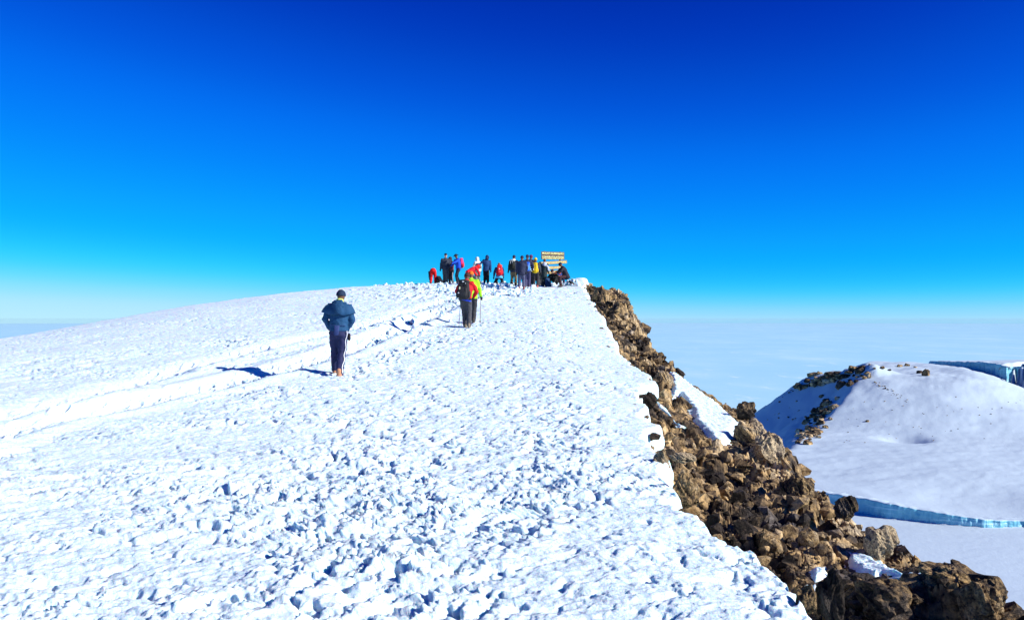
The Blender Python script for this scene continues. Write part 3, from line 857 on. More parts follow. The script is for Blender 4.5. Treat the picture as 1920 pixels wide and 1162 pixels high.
class P: pass
def person(label, x, y, yaw, H=1.75, hip=(0, 0, .93), lean=.05, side=0, twist=0, feet=((-.09, .08, 0), (.09, -.08, 0)),
           hands=((-.25, .06, .82), (.25, .06, .82)), elbow=((-.5, -.6, -.2), (.5, -.6, -.2)), head=(0, 0), jacket=(.02, .03, .08), trousers=(.03, .03, .04),
           boots=(.05, .04, .035), gloves=(.02, .02, .02), skin=SKIN_DARK, hat=('beanie', (.02, .02, .05)), vox=.026, bulk=1.0, z=None, hem=.10, knee=(0, 1, .1), sink=.04, bare=False, face=False):
    """a clothed figure facing +y before the yaw; all lengths for a 1.75 m body, then scaled to H"""
    rr = random.Random(label); side += rr.uniform(-.05, .05); twist += rr.uniform(-.16, .16); head = (head[0] + rr.uniform(-.4, .4), head[1] + rr.uniform(-.08, .12))
    root = link(bpy.data.objects.new('person', None))
    root.empty_display_size = .2
    tag(root, label, 'person', 'hikers on the summit ridge')
    s = H / 1.75
    root.location = (x, y, (snow_z(x, y) if z is None else z) - sink); root.rotation_euler = (0, 0, yaw); root.scale = (s, s, s)
    hipv = Vector(hip)
    TR = Matrix.Rotation(twist, 3, 'Z') @ Matrix.Rotation(-lean, 3, 'X') @ Matrix.Rotation(side, 3, 'Y')
    tp = lambda px, py, pz: hipv + TR @ Vector((px, py, pz))       # torso space: origin at hip, z up the spine
    neck, shl, shr = tp(0, 0, .55), tp(-.185, 0, .50), tp(.185, 0, .50)
    HR = TR @ Matrix.Rotation(head[0], 3, 'Z') @ Matrix.Rotation(-head[1] , 3, 'X')
    hc = neck + TR @ Vector((0, .015, .05)) + HR @ Vector((0, .025, .115))
    el, hl = ik(shl, hands[0], .29, .26, elbow[0]); er, hr = ik(shr, hands[1], .29, .26, elbow[1])
    hpl, hpr = hipv + Vector((-.09, 0, -.02)), hipv + Vector((.09, 0, -.02))
    al, ar = Vector(feet[0]) + Vector((0, 0, .10)), Vector(feet[1]) + Vector((0, 0, .10))
    kn = knee if isinstance(knee[0], (tuple, list)) else (knee, knee)
    kl, al = ik(hpl, al, .43, .42, kn[0]); kr, ar = ik(hpr, ar, .43, .42, kn[1])
    tx = TR @ Vector((1, 0, 0))
    # body: one continuous skin from head to hands and feet
    bm = bmesh.new()
    ell(bm, hc, (.076, .094, .112), HR); ell(bm, hc + HR @ Vector((0, .028, -.062)), (.052, .060, .055), HR)
    tube(bm, [hc + HR @ Vector((0, .09, .02)), hc + HR @ Vector((0, .108, -.022))], [.010, .017])
    for sx in (-1, 1): ell(bm, hc + HR @ Vector((sx * .077, -.008, -.01)), (.012, .022, .032), HR)
    tube(bm, [neck - TR @ Vector((0, 0, .08)), hc + HR @ Vector((0, -.01, -.05))], [.062, .056])
    tube(bm, [tp(0, 0, -.06), tp(0, 0, .15), tp(0, 0, .36), tp(0, 0, .50)], [(.13, .09), (.12, .09), (.15, .10), (.12, .07)], tx)
    for sh, e, h in ((shl, el, hl), (shr, er, hr)):
        tube(bm, [tp(0, 0, .46), sh, e, h], [.05, .045, .036, .026], n=8)
    for hp, k, a in ((hpl, kl, al), (hpr, kr, ar)):
        tube(bm, [hp, k, a], [.075, .048, .035], n=8)
    hand_bm = bm if bare else None
    def hand(b3, w, e, inward):
        f = (w - e).normalized(); sd = f.cross(Vector((0, 0, 1)) if abs(f.z) < .9 else Vector((0, 1, 0))).normalized(); nn = sd.cross(f)
        ell(b3, w + f * .045, (.042, .018, .052), Matrix((sd, nn, f)).transposed(), 10, 8)
        for k, (o, L) in enumerate(((-.030, .062), (-.010, .075), (.011, .070), (.030, .052))):
            p0 = w + f * .08 + sd * o; p1 = p0 + f * L * .55 + nn * inward * .012; p2 = p1 + f * L * .3 + nn * inward * .035
            tube(b3, [p0, p1, p2], [.0105, .010, .008], n=6)
        p0 = w + f * .03 + sd * .036 * inward; p1 = p0 + sd * .028 * inward + f * .03; p2 = p1 + f * .028 + nn * inward * .012
        tube(b3, [p0, p1, p2], [.0125, .011, .009], n=6)
    if bare:
        hand(bm, hl, el, -1); hand(bm, hr, er, 1)
    part('body', bm, fabric(skin, .55, 'skin'), root, max(.014, vox * .8) if not bare else .011)
    if face:
        for sx in (-1, 1):
            b3 = bmesh.new(); ell(b3, hc + HR @ Vector((sx * .032, .082, .012)), (.014, .010, .010), HR, 8, 6); part('eye', b3, fabric((.01, .01, .01), .3, 'eye'), root)
    # jacket
    B = bulk
    bm = bmesh.new()
    tube(bm, [tp(0, 0, -hem), tp(0, 0, .02), tp(0, 0, .14), tp(0, .005, .34), tp(0, 0, .46), tp(0, 0, .535)], [(.185 * B, .140 * B), (.180 * B, .140 * B), (.172 * B, .132 * B), (.200 * B, .150 * B), (.172 * B, .115 * B), (.085, .082)], tx, 18, .25)
    for sh, e, h in ((shl, el, hl), (shr, er, hr)):
        inn = tp(0, 0, .44); m1 = sh + (e - sh) * .5; f = (h - e)
        tube(bm, [inn + (sh - inn) * .55, sh, m1, e, e + f * .5, e + f * .97], [.085 * B, .084 * B, .072 * B, .064 * B, .060 * B, .050 * B], None, 12, .45)
    tube(bm, [neck - TR @ Vector((0, 0, .02)), neck + TR @ Vector((0, .008, .045))], [.078, .074], tx, 12, .1)
    jk = part('jacket', bm, fabric(jacket), root, vox, .011 if vox < .02 else .014, 8)
    # trousers
    bm = bmesh.new()
    tube(bm, [hipv + Vector((0, 0, .07)), hipv + Vector((0, 0, -.02)), hipv + Vector((0, 0, -.10))], [(.162, .122), (.174, .132), (.150, .115)], (1, 0, 0), 16, .4)
    for hp, k, a in ((hpl, kl, al), (hpr, kr, ar)):
        dn_ = (k - a).normalized()
        tube(bm, [hp, hp + (k - hp) * .45, k, k + (a - k) * .45, a + dn_ * .0], [.108, .100, .084, .082, .076], None, 12, .3)
    tr = part('trousers', bm, fabric(trousers), root, vox, .010, 8)
    # boots
    for a, hp, k, ft in ((al, hpl, kl, feet[0]), (ar, hpr, kr, feet[1])):
        up_ = Vector((0, 0, 1)); fw = Vector((0, 1, 0))
        if (Vector(ft).z > .12): up_ = (k - a).normalized(); fw = up_.cross(Vector((-1, 0, 0))).normalized() * (1 if True else 1)
        M = Matrix((fw.cross(up_).normalized(), fw, up_)).transposed()
        bm = bmesh.new(); g = a - up_ * .10
        sbox(bm, g + M @ Vector((0, .055, .016)), (.050, .148, .018), M, 4)
        tube(bm, [g + M @ Vector((0, -.055, .052)), g + M @ Vector((0, .03, .062)), g + M @ Vector((0, .12, .05)), g + M @ Vector((0, .165, .04))], [(.043, .042), (.047, .05), (.046, .036), (.034, .024)], M @ Vector((1, 0, 0)))
        tube(bm, [g + M @ Vector((0, -.03, .05)), g + M @ Vector((0, -.035, .16))], [.050, .052])
        part('boot', bm, fabric(boots, .6), root, min(vox, .02))
    # gloves
    if not bare:
        for w, e, sg in ((hl, el, -1), (hr, er, 1)):
            bm = bmesh.new(); hand(bm, w, e, sg); tube(bm, [w - (w - e).normalized() * .03, w + (w - e).normalized() * .02], [.040, .036], n=10)
            part('glove', bm, fabric(gloves), root, .0115)
    # headwear
    kind, hcol = hat[0], hat[1]
    if kind == 'beanie':
        bm = bmesh.new()
        ell(bm, hc + HR @ Vector((0, -.006, .030)), (.088, .106, .100), HR, 18, 12)
        for v in [v for v in bm.verts if (HR.inverted() @ (v.co - hc)).z < .0]: v.co += HR @ Vector((0, 0, -(HR.inverted() @ (v.co - hc)).z))
        tube(bm, [hc + HR @ Vector((0, -.006, -.012)), hc + HR @ Vector((0, -.006, .035))], [(.093, .110), (.092, .109)], HR @ Vector((1, 0, 0)), 18, .05)
        part('hat', bm, fabric(hcol), root, min(vox, .018), .004, 14)
    elif kind == 'hood':
        bm = bmesh.new()
        ell(bm, hc + HR @ Vector((0, -.022, .012)), (.112, .118, .138), HR, 18, 12)
        tube(bm, [neck + TR @ Vector((0, -.01, -.05)), hc + HR @ Vector((0, -.025, -.07))], [(.125, .11), (.102, .098)], tx)
        tube(bm, [hc + HR @ Vector((.0 + .088 * math.cos(a_), .072, .01 + .112 * math.sin(a_))) for a_ in np.linspace(-1.0, 4.14, 12)], [.020] * 12, n=8)
        part('hood', bm, fabric(hcol), root, min(vox, .022), .006, 10)
    elif kind == 'brim':
        bm = bmesh.new()
        ell(bm, hc + HR @ Vector((0, -.004, .055)), (.090, .105, .080), HR, 18, 10)
        tube(bm, [hc + HR @ Vector((0, 0, .030)), hc + HR @ Vector((0, 0, .040))], [(.175, .190), (.160, .175)], HR @ Vector((1, 0, 0)), 20, .03)
        part('hat', bm, fabric(hcol), root, .014, .008, 7)
    elif kind == 'cap':
        bm = bmesh.new()
        ell(bm, hc + HR @ Vector((0, -.004, .045)), (.086, .103, .078), HR, 18, 10)
        sbox(bm, hc + HR @ Vector((0, .12, .042)), (.07, .06, .009), HR, 3)
        part('hat', bm, fabric(hcol), root, .012)
    elif kind == 'hair':
        bm = bmesh.new(); ell(bm, hc + HR @ Vector((0, -.012, .022)), (.083, .098, .100), HR, 18, 12)
        part('hair', bm, fabric(hcol), root, .016, .006, 20)
    r = P(); r.root, r.tp, r.TR, r.s, r.neck, r.hc, r.HR = root, tp, TR, s, neck, hc, HR
    r.hl, r.hr, r.el, r.er, r.hip, r.kl, r.kr, r.al, r.ar, r.hpl, r.hpr = hl, hr, el, er, hipv, kl, kr, al, ar, hpl, hpr
    r.world = Matrix.Translation(root.location) @ Matrix.Rotation(yaw, 4, 'Z') @ Matrix.Scale(s, 4)
    return r

def backpack(label, pr=None, M=None, col=(.02, .02, .02), col2=None, w=.15, d=.10, h=.27, off=(0, -.23, .26), lidcol=None, patches=(), strapcol=None, group='backpacks carried by the hikers'):
    """a rucksack with lid, front pocket, side pockets, straps and hip belt; worn on the back of pr, or standing at matrix M"""
    root = link(bpy.data.objects.new('backpack', None)); root.empty_display_size = .1
    tag(root, label, 'backpack', group)
    if pr is not None:
        M = pr.world @ Matrix.Translation(pr.hip) @ pr.TR.to_4x4() @ Matrix.Translation(Vector(off))
    root.matrix_world = M
    col2 = col2 or tuple(c * .6 for c in col); lidcol = lidcol or col; strapcol = strapcol or tuple(c * .5 for c in col)
    bm = bmesh.new(); sbox(bm, (0, 0, 0), (w, d, h), None, 3.6, 6)
    for v in bm.verts: v.co.x *= 1 - .12 * max(v.co.z / h, 0); v.co += Vector((0, -.012 * perlin(np.array([v.co.x * 14.]), np.array([v.co.z * 14.]), 3)[0], 0))
    part('pack_body', bm, fabric(col), root)
    bm = bmesh.new(); sbox(bm, (0, .004, h * .93), (w * .92, d * 1.08, h * .20), None, 3.2); lid = part('lid', bm, fabric(lidcol), root)
    bm = bmesh.new(); sbox(bm, (0, -d * .95, -h * .22), (w * .74, d * .35, h * .52), None, 3.4); part('front_pocket', bm, fabric(col2), root)
    for sx in (-1, 1):
        bm = bmesh.new(); sbox(bm, (sx * w * 1.0, -.01, -h * .42), (w * .24, d * .62, h * .40), None, 3); part('side_pocket', bm, fabric(col2), root)
        bm = bmesh.new(); tube(bm, [(sx * w * .55, d * .9, h * .72), (sx * .115, d + .10, h * .86), (sx * .13, d + .24, h * .60), (sx * .13, d + .27, h * .10), (sx * .16, d + .10, -h * .55), (sx * w * .8, d * .8, -h * .72)], [(.026, .010)] * 6, n=8); part('shoulder_strap', bm, fabric(strapcol), root)
        bm = bmesh.new(); tube(bm, [(sx * w * .5, -d * 1.02, h * .66), (sx * w * .5, -d * 1.32, h * .1), (sx * w * .5, -d * 1.12, -h * .8)], [(.010, .004)] * 3, n=6); part('buckle_strap', bm, fabric(strapcol), root)
    bm = bmesh.new(); tube(bm, [(-w * .3, d * .8, -h * .88), (-.19, d + .03, -h * .9), (-.18, d + .2, -h * .92)], [(.03, .012)] * 3, n=8); tube(bm, [(w * .3, d * .8, -h * .88), (.19, d + .03, -h * .9), (.18, d + .2, -h * .92)], [(.03, .012)] * 3, n=8); part('hip_belt', bm, fabric(strapcol), root)
    for (px, py, pw, ph, pc) in patches:
        bm = bmesh.new(); sbox(bm, (px, -d * (1.30 if abs(px) < w * .7 and -.75 * h < py < .3 * h else 1.06), py), (pw, .008, ph), None, 4); part('badge', bm, fabric(pc), root)
    return root

def pole(label, top, bottom, col=(.03, .03, .03)):
    """trekking pole: grip, shaft, basket, tip"""
    top, bottom = Vector(top), Vector(bottom)
    root = link(bpy.data.objects.new('trekking_pole', None)); root.location = bottom; root.empty_display_size = .1
    tag(root, label, 'trekking pole', 'trekking poles')
    v = top - bottom; t = v.normalized()
    bm = bmesh.new(); tube(bm, [Vector((0, 0, 0)), v * .5, v], [.008, .010, .011], n=8); part('shaft', bm, fabric(col, .4), root)
    bm = bmesh.new(); tube(bm, [v - t * .14, v - t * .05, v], [.016, .019, .022], n=10); part('grip', bm, fabric((.02, .02, .02)), root)
    bm = bmesh.new(); tube(bm, [t * .055, t * .065], [.042, .040], n=12, cap=.05); part('basket', bm, fabric((.02, .02, .02)), root)
    bm = bmesh.new(); tube(bm, [v - t * .02, v - t * .08 + Vector((.03, 0, -.03)), v - t * .14], [.006] * 3, n=6); part('wrist_loop', bm, fabric((.02, .02, .02)), root)
    return root

def at(px, d):
    return (px - CX) / FPX * d

# ------------------------------------------------------------------ the walker in the blue jacket
D1 = 17.9
def walker():
    x = at(633, D1)
    NAVY = (.010, .062, .150)
    p = person('lone walker in a navy blue jacket and striped trousers, hands in pockets', x, D1, .06, 1.76, hip=(.02, 0, .93), lean=.06, side=.0,
               feet=((-.095, .33, 0), (.045, -.10, 0)), hands=((-.150, .13, .95), (.160, .13, .94)), elbow=((-.9, -.55, -.1), (.9, -.45, -.1)),
               jacket=NAVY, trousers=(.022, .026, .085), boots=(.50, .24, .13), hat=('beanie', (.008, .022, .055)), vox=.0125, bulk=1.02, hem=.0, head=(-.05, .08), skin=SKIN_DARK)
    # storm cape: a flared double sheet over the shoulders, and the hood lying on it
    n = 64; prof = [(0.0, .105, .100, .560), (.25, .180, .145, .545), (.5, .232, .172, .500), (.75, .258, .190, .430), (1.0, .268, .198, .365)]
    bm = bmesh.new(); sheets = []
    for th in (0, .014):
        rows = []
        for t, rx, ry, zz in prof:
            row = []
            for k in range(n):
                a = 2 * math.pi * k / n; cx, cy = math.cos(a), math.sin(a)
                back = max(0, -cy); left = max(0, -cx) ** 3
                wav = .012 * math.sin(9 * a + 1) * t
                q = Vector((cx * (rx + (.11 * left + .05 * max(0, cx) ** 4) * t + wav - th), cy * (ry + wav - th) - .02 * back, zz - th * .5 - .05 * back * t ** 2 * (1 + .3 * math.sin(5 * a)) + .02 * left * t + .03 * t * max(0, cy)))
                row.append(bm.verts.new(p.hip + p.TR @ q))
            rows.append(row)
        sheets.append(rows)
    for si, rows in enumerate(sheets):
        for r0, r1 in zip(rows[:-1], rows[1:]):
            for k in range(n): bm.faces.new((r0[k], r0[(k + 1) % n], r1[(k + 1) % n], r1[k]))
    for i in (0, -1):
        for k in range(n): bm.faces.new((sheets[0][i][k], sheets[0][i][(k + 1) % n], sheets[1][i][(k + 1) % n], sheets[1][i][k]))
    part('cape', bm, fabric(NAVY), p.root)
    bm = bmesh.new(); ell(bm, p.tp(0, -.150, .49), (.130, .080, .085), p.TR, 18, 12); ell(bm, p.tp(.03, -.205, .41), (.085, .045, .085), p.TR, 14, 10); tube(bm, [p.tp(-.12, -.02, .56), p.tp(-.06, -.12, .575), p.tp(.06, -.12, .575), p.tp(.12, -.02, .56)], [.035, .045, .045, .035])
    part('hood', bm, fabric(tuple(c * .9 for c in NAVY)), p.root, .0125, .012, 10)
    bm = bmesh.new(); tube(bm, [p.tp(0, 0, .565), p.tp(0, .01, .60), p.tp(0, .015, .635)], [(.080, .084), (.084, .090), (.078, .084)], (1, 0, 0), 16, .2); part('scarf', bm, fabric((.62, .70, .16)), p.root, .0125, .006, 14)
    bm = bmesh.new(); tube(bm, [p.tp(.0, -.160, .10), p.tp(-.005, -.162, .0), p.tp(-.01, -.150, -.085)], [(.055, .012), (.05, .012), (.045, .010)], (1, 0, 0)); part('jacket_tail', bm, fabric((.03, .05, .16)), p.root)
    bm = bmesh.new(); tube(bm, [p.tp(-.16, -.10, .11), p.tp(0, -.165, .10), p.tp(.16, -.10, .11)], [(.012, .010)] * 3); part('drawcord', bm, fabric((.02, .06, .16)), p.root)
    out = Vector((1, -1.05, 0)).normalized()
    pts = [p.hpr + out * .125 + Vector((.0, 0, .02)), p.hpr + (p.kr - p.hpr) * .45 + out * .115, p.kr + out * .100, p.kr + (p.ar - p.kr) * .45 + out * .098, p.ar + out * .088]
    pts = [Vector([np.interp(t, range(5), [q[k] for q in pts]) for k in range(3)]) + Vector((.012 * math.sin(5.1 * t), 0, 0)) for t in np.linspace(0, 4, 17)]
    bm = bmesh.new(); tube(bm, pts, [(.009, .007)] * len(pts), (1, 1, 0)); part('side_stripe', bm, fabric((.82, .80, .80)), p.root)
    bm = bmesh.new(); sbox(bm, p.hip + Vector((.205, .04, -.12)), (.030, .04, .075), None, 3); part('hanging_glove', bm, fabric((.01, .01, .012)), p.root)
walker()

# ------------------------------------------------------------------ the pair farther up the track
D2 = 28.0
def pair():
    x = at(874.5, D2)
    p = person('hiker in a red jacket with dark grey trousers following the track', x, D2, -.05, 1.78, hip=(-.02, 0, .93), lean=.08, feet=((-.05, .22, 0), (.09, -.10, 0)),
               hands=((-.20, .22, .98), (.20, .24, 1.0)), elbow=((-1, -.5, -.1), (1, -.45, -.1)), jacket=(.62, .012, .018), trousers=(.060, .058, .066), boots=(.22, .17, .12), gloves=(.02, .02, .02),
               hat=('beanie', (.05, .018, .02)), vox=.017, bulk=1.08, hem=-.02, skin=SKIN_DARK, head=(.1, .12))
    bm = bmesh.new(); tube(bm, [p.tp(0, -.01, .55), p.tp(0, 0, .61)], [(.11, .105), (.10, .10)], (1, 0, 0), 14, .2); part('collar', bm, fabric((.60, .02, .02)), p.root, .016, .008)
    bm = bmesh.new(); tube(bm, [p.tp(-.01, -.0, -.045), p.tp(0, 0, .0)], [(.194, .152), (.194, .152)], (1, 0, 0), 18, .1); part('shirt_hem', bm, fabric((.02, .06, .55)), p.root)
    backpack('black rucksack with white logos worn over a red jacket', p, None, (.022, .021, .022), (.030, .028, .030), .185, .12, .29, (-.015, -.26, .25), patches=((.0, .25, .03, .016, (.8, .8, .8)), (-.09, .05, .018, .04, (.75, .8, .5)), (-.12, -.10, .02, .018, (.75, .75, .78)), (.08, .20, .012, .012, (.7, .7, .7))))
    D3 = 29.6; x3 = at(884.5, D3)
    q = person('hiker in a lime green jacket and orange hat beside the red jacket', x3, D3, -.08, 1.76, hip=(0, 0, .93), lean=.10, feet=((-.07, .18, 0), (.07, -.12, 0)), hands=((-.22, .22, .95), (.30, .16, .86)), elbow=((-1, -.4, -.1), (1, -.7, -.1)),
               jacket=(.34, .78, .015), trousers=(.03, .03, .035), hat=('beanie', (.95, .16, .01)), vox=.019, bulk=1.08, skin=SKIN_DARK)
    hp = q.world @ q.hr
    gz = snow_z(hp.x + .02, hp.y + .10)
    pole('thin trekking pole planted under the lime green sleeve', (hp.x, hp.y + .02, hp.z + .02), (hp.x - .02, hp.y - .15, snow_z(hp.x - .02, hp.y - .15) - .02), (.25, .2, .2))
    g = p.world @ p.hl
    pole('thin trekking pole beside the dark grey trousers', (g.x, g.y + .02, g.z), (g.x - .06, g.y - .06, snow_z(g.x - .06, g.y - .06) - .02), (.55, .55, .58))
pair()

# ------------------------------------------------------------------ the crowd at the summit
AWAY, FACE, LEFT, RIGHT = 0.0, math.pi, math.pi / 2, -math.pi / 2
def crowd():
    # bent over, red trousers
    person('bent over hiker in bright red trousers and dark top', at(812, 53.5), 53.5, .05, 1.72, hip=(0, 0, .90), lean=1.75, feet=((-.14, .0, 0), (.14, .03, 0)), hands=((-.2, .5, .25), (.2, .5, .2)), elbow=((-1, .2, .2), (1, .2, .2)), head=(0, -.3),
           jacket=(.02, .03, .06), trousers=(.80, .012, .015), boots=(.5, .02, .02), hat=('beanie', (.02, .02, .03)), hem=.02)
    # man facing down the slope
    person('man in dark cap and grey trousers walking down toward the camera', at(835.5, 52.6), 52.6, FACE + .1, 1.84, lean=.06, feet=((-.06, .14, 0), (.07, -.14, 0)), hands=((-.22, .12, .92), (.30, .0, .78)), elbow=((-.8, -.8, 0), (.8, -.5, 0)), head=(0, -.1),
           jacket=(.030, .038, .060), trousers=(.070, .075, .075), boots=(.06, .05, .045), hat=('cap', (.008, .012, .03)), skin=SKIN_PALE, bulk=1.12, face=True)
    return
def crowd_rest():
    q = person('hiker in a maroon vest half hidden behind the grey trousers', at(846.5, 54.0), 54.0, FACE - .5, 1.66, lean=.12, feet=((-.10, 0, 0), (.10, .02, 0)), hands=((-.22, .22, .86), (.2, .25, .9)), elbow=((-.7, -.8, 0), (.7, -.8, 0)),
               jacket=(.13, .035, .05), trousers=(.018, .018, .024), hat=('hood', (.03, .035, .045)), skin=SKIN_PALE)
    a = q.world @ q.hl
    pole('pale trekking pole held by the maroon vest hiker', (a.x, a.y, a.z + .02), (a.x + .03, a.y - .12, snow_z(a.x, a.y - .12) - .02), (.8, .8, .8))
    q = person('hiker in royal blue jacket and dark brimmed hat reaching out an arm', at(859.5, 52.2), 52.2, FACE * .62, 1.80, lean=.16, twist=.1, feet=((-.10, .08, 0), (.10, -.10, 0)), hands=((-.30, .50, 1.16), (.05, .46, 1.05)), elbow=((-.6, -.2, -.8), (.6, -.2, -.9)), head=(0, .25),
               jacket=(.012, .085, .62), trousers=(.014, .016, .035), boots=(.10, .07, .05), hat=('brim', (.010, .018, .035)), skin=SKIN_DARK, bulk=1.05)
    backpack('pink and red rucksack on the royal blue jacket', q, None, (.78, .03, .16), (.55, .02, .03), .14, .105, .27, (.0, -.24, .25), strapcol=(.02, .02, .08))
    b_ = q.world @ q.tp(.05, -.30, .45)
    q = person('hiker in scarlet jacket stooping behind the orange hat', at(881, 50.5), 50.5, RIGHT + .5, 1.68, hip=(0, -.1, .80), lean=1.05, feet=((-.12, .05, 0), (.12, .05, 0)), hands=((-.15, .55, .62), (.15, .55, .62)), elbow=((-1, 0, -.2), (1, 0, -.2)), head=(0, -.2),
               jacket=(.85, .014, .03), trousers=(.03, .03, .05), hat=('hood', (.75, .012, .012)), bulk=1.12)
    q = person('hiker in a white hooded coat between scarlet and navy jackets', at(896.5, 53.6), 53.6, LEFT * .35, 1.66, lean=.15, feet=((-.10, .05, 0), (.10, -.04, 0)), hands=((-.30, .20, .88), (.28, .18, .86)), elbow=((-.9, -.5, 0), (.9, -.5, 0)),
               jacket=(.72, .68, .58), trousers=(.16, .15, .14), hat=('hood', (.80, .77, .68)), bulk=1.08)
    backpack('small dark daypack with pale straps on the white hooded coat', q, None, (.10, .11, .09), None, .10, .06, .17, (0, -.19, .22), strapcol=(.5, .48, .42))
    person('man in hooded navy jacket stretching one arm out to the side', at(911.5, 51.8), 51.8, FACE + .12, 1.72, lean=.14, feet=((-.10, .06, 0), (.10, -.02, 0)), hands=((-.26, .1, .85), (.60, .15, 1.20)), elbow=((-.8, -.6, 0), (.3, -.3, -.6)), head=(.1, .2),
           jacket=(.012, .050, .16), trousers=(.012, .012, .016), hat=('hood', (.012, .040, .14)), bulk=1.12, hem=.14)
    q = person('kneeling hiker with a pale blue jacket hem', at(936, 51.2), 51.2, .15, 1.72, hip=(0, -.05, .52), lean=.22, feet=((-.16, -.28, .04), (.16, -.22, .04)), knee=((-.3, 1, -.3), (.3, 1, -.3)), hands=((-.28, .25, .50), (.28, .25, .5)), elbow=((-.9, -.4, 0), (.9, -.4, 0)),
               jacket=(.02, .05, .13), trousers=(.014, .014, .02), hat=('hair', (.25, .10, .05)), skin=SKIN_PALE, bulk=1.1, head=(.5, 0))
    bm = bmesh.new(); tube(bm, [q.tp(0, 0, -.12), q.tp(0, 0, .02)], [(.215, .175), (.205, .165)], (1, 0, 0), 18, .1); part('jacket_hem', bm, fabric((.10, .50, .85)), q.root)
    backpack('tall scarlet rucksack on the kneeling hiker', q, None, (.80, .015, .025), (.75, .02, .03), .165, .12, .30, (.02, -.26, .28), lidcol=(.85, .05, .02), patches=((-.01, .06, .035, .03, (.85, .82, .8)), (.0, -.10, .05, .015, (.9, .3, .2))))
    q = person('tall hiker in khaki trousers and navy hat at the edge of the standing group', at(962.5, 49.6), 49.6, -.25, 1.76, lean=.05, feet=((-.12, .02, 0), (.12, .06, 0)), hands=((-.30, .02, .80), (.20, .3, 1.0)), elbow=((-1, -.6, 0), (.8, -.4, 0)),
               jacket=(.022, .030, .055), trousers=(.23, .165, .085), boots=(.02, .018, .016), hat=('beanie', (.012, .016, .06)), bulk=1.06)
    bm = bmesh.new(); tube(bm, [q.tp(0, 0, .50), q.tp(0, .0, .60)], [(.13, .12), (.10, .10)], (1, 0, 0), 14, .3); part('scarf', bm, fabric((.80, .80, .78)), q.root, .02, .01)
    for sx in (-1, 1):
        w = q.al if sx < 0 else q.ar; kk = q.kl if sx < 0 else q.kr
        bm = bmesh.new(); tube(bm, [w + (kk - w) * .05, w + (kk - w) * .8], [.076, .080], n=12); part('gaiter', bm, fabric((.015, .014, .014)), q.root)
    backpack('black rucksack with white harness on the khaki trousered hiker', q, None, (.020, .022, .018), None, .155, .11, .27, (0, -.25, .24), lidcol=(.5, .52, .46), patches=((-.05, .12, .012, .08, (.8, .82, .76)), (.06, .14, .012, .07, (.8, .82, .76))))
    person('hiker in plain navy fleece and grey purple trousers, back turned', at(977.5, 46.0), 46.0, -.05, 1.78, lean=.03, feet=((-.11, .0, 0), (.13, .04, 0)), hands=((-.24, .12, .90), (.24, .16, .92)), elbow=((-.9, -.5, 0), (.9, -.5, 0)),
           jacket=(.020, .024, .058), trousers=(.080, .085, .150), boots=(.32, .12, .10), hat=('beanie', (.016, .014, .04)), bulk=1.15, hem=.14)
    q = person('hiker in charcoal jacket with a bright blue rucksack between two groups', at(988.5, 47.2), 47.2, -.1, 1.80, lean=.03, feet=((-.09, .0, 0), (.09, .05, 0)), hands=((-.24, .15, .95), (.24, .15, .95)), elbow=((-.9, -.5, 0), (.9, -.5, 0)),
               jacket=(.032, .030, .060), trousers=(.050, .048, .120), boots=(.10, .08, .08), hat=('beanie', (.016, .018, .05)))
    backpack('bright blue rucksack slung on the charcoal jacket', q, None, (.012, .14, .80), (.05, .35, .9), .11, .08, .22, (.03, -.20, .18), strapcol=(.5, .7, .9), patches=((-.03, -.02, .01, .12, (.7, .85, .95)),))
    person('hiker in dark jacket and red capped hat behind the blue rucksack', at(995.5, 48.6), 48.6, -.3, 1.78, lean=.04, feet=((-.09, .0, 0), (.09, .05, 0)), hands=((-.24, .15, .95), (.24, .15, .95)), elbow=((-.9, -.5, 0), (.9, -.5, 0)),
           jacket=(.045, .042, .060), trousers=(.045, .042, .048), boots=(.08, .07, .07), hat=('beanie', (.10, .016, .10)))
    q = person('hiker in golden yellow hat and salmon pink boots, back turned', at(1004.5, 47.6), 47.6, -.12, 1.64, lean=.10, feet=((-.12, -.02, 0), (.10, .04, 0)), hands=((-.26, .2, .9), (.28, .12, .82)), elbow=((-.9, -.5, 0), (.9, -.5, 0)),
               jacket=(.05, .055, .07), trousers=(.035, .030, .035), boots=(.75, .14, .09), hat=('beanie', (.86, .50, .01)))
    backpack('yellow covered rucksack with a white stripe', q, None, (.86, .56, .01), (.84, .50, .008), .15, .11, .28, (0, -.25, .18), patches=((-.085, .02, .022, .15, (.85, .85, .82)),), strapcol=(.12, .10, .05))
    q = person('hiker in dark green coat and pale grey shawl near the sign', at(1020, 48.8), 48.8, -.35, 1.56, lean=.08, feet=((-.09, .0, 0), (.11, .02, 0)), hands=((-.26, .2, .85), (.28, .15, .78)), elbow=((-.9, -.5, 0), (.9, -.5, 0)),
               jacket=(.018, .036, .040), trousers=(.022, .035, .042), boots=(.03, .03, .03), hat=('hair', (.10, .035, .03)), hem=.32, bulk=1.1)
    bm = bmesh.new(); tube(bm, [q.tp(.03, -.01, .36), q.tp(.02, 0, .48), q.tp(0, .0, .60)], [(.20, .15), (.19, .14), (.10, .10)], (1, 0, 0), 16, .3); tube(bm, [q.tp(.10, -.03, .48), q.tp(.26, -.02, .30), q.tp(.30, .0, .10)], [.09, .07, .06]); part('shawl', bm, fabric((.55, .60, .70)), q.root, .024, .014)
    q = person('small dark hiker between the yellow rucksack and the green coat', at(1013.5, 49.6), 49.6, .1, 1.38, lean=.15, feet=((-.09, .0, 0), (.09, .02, 0)), hands=((-.26, .2, .85), (.26, .2, .85)), elbow=((-.9, -.5, 0), (.9, -.5, 0)), jacket=(.03, .04, .035), trousers=(.05, .055, .06), hat=('hood', (.03, .04, .04)))
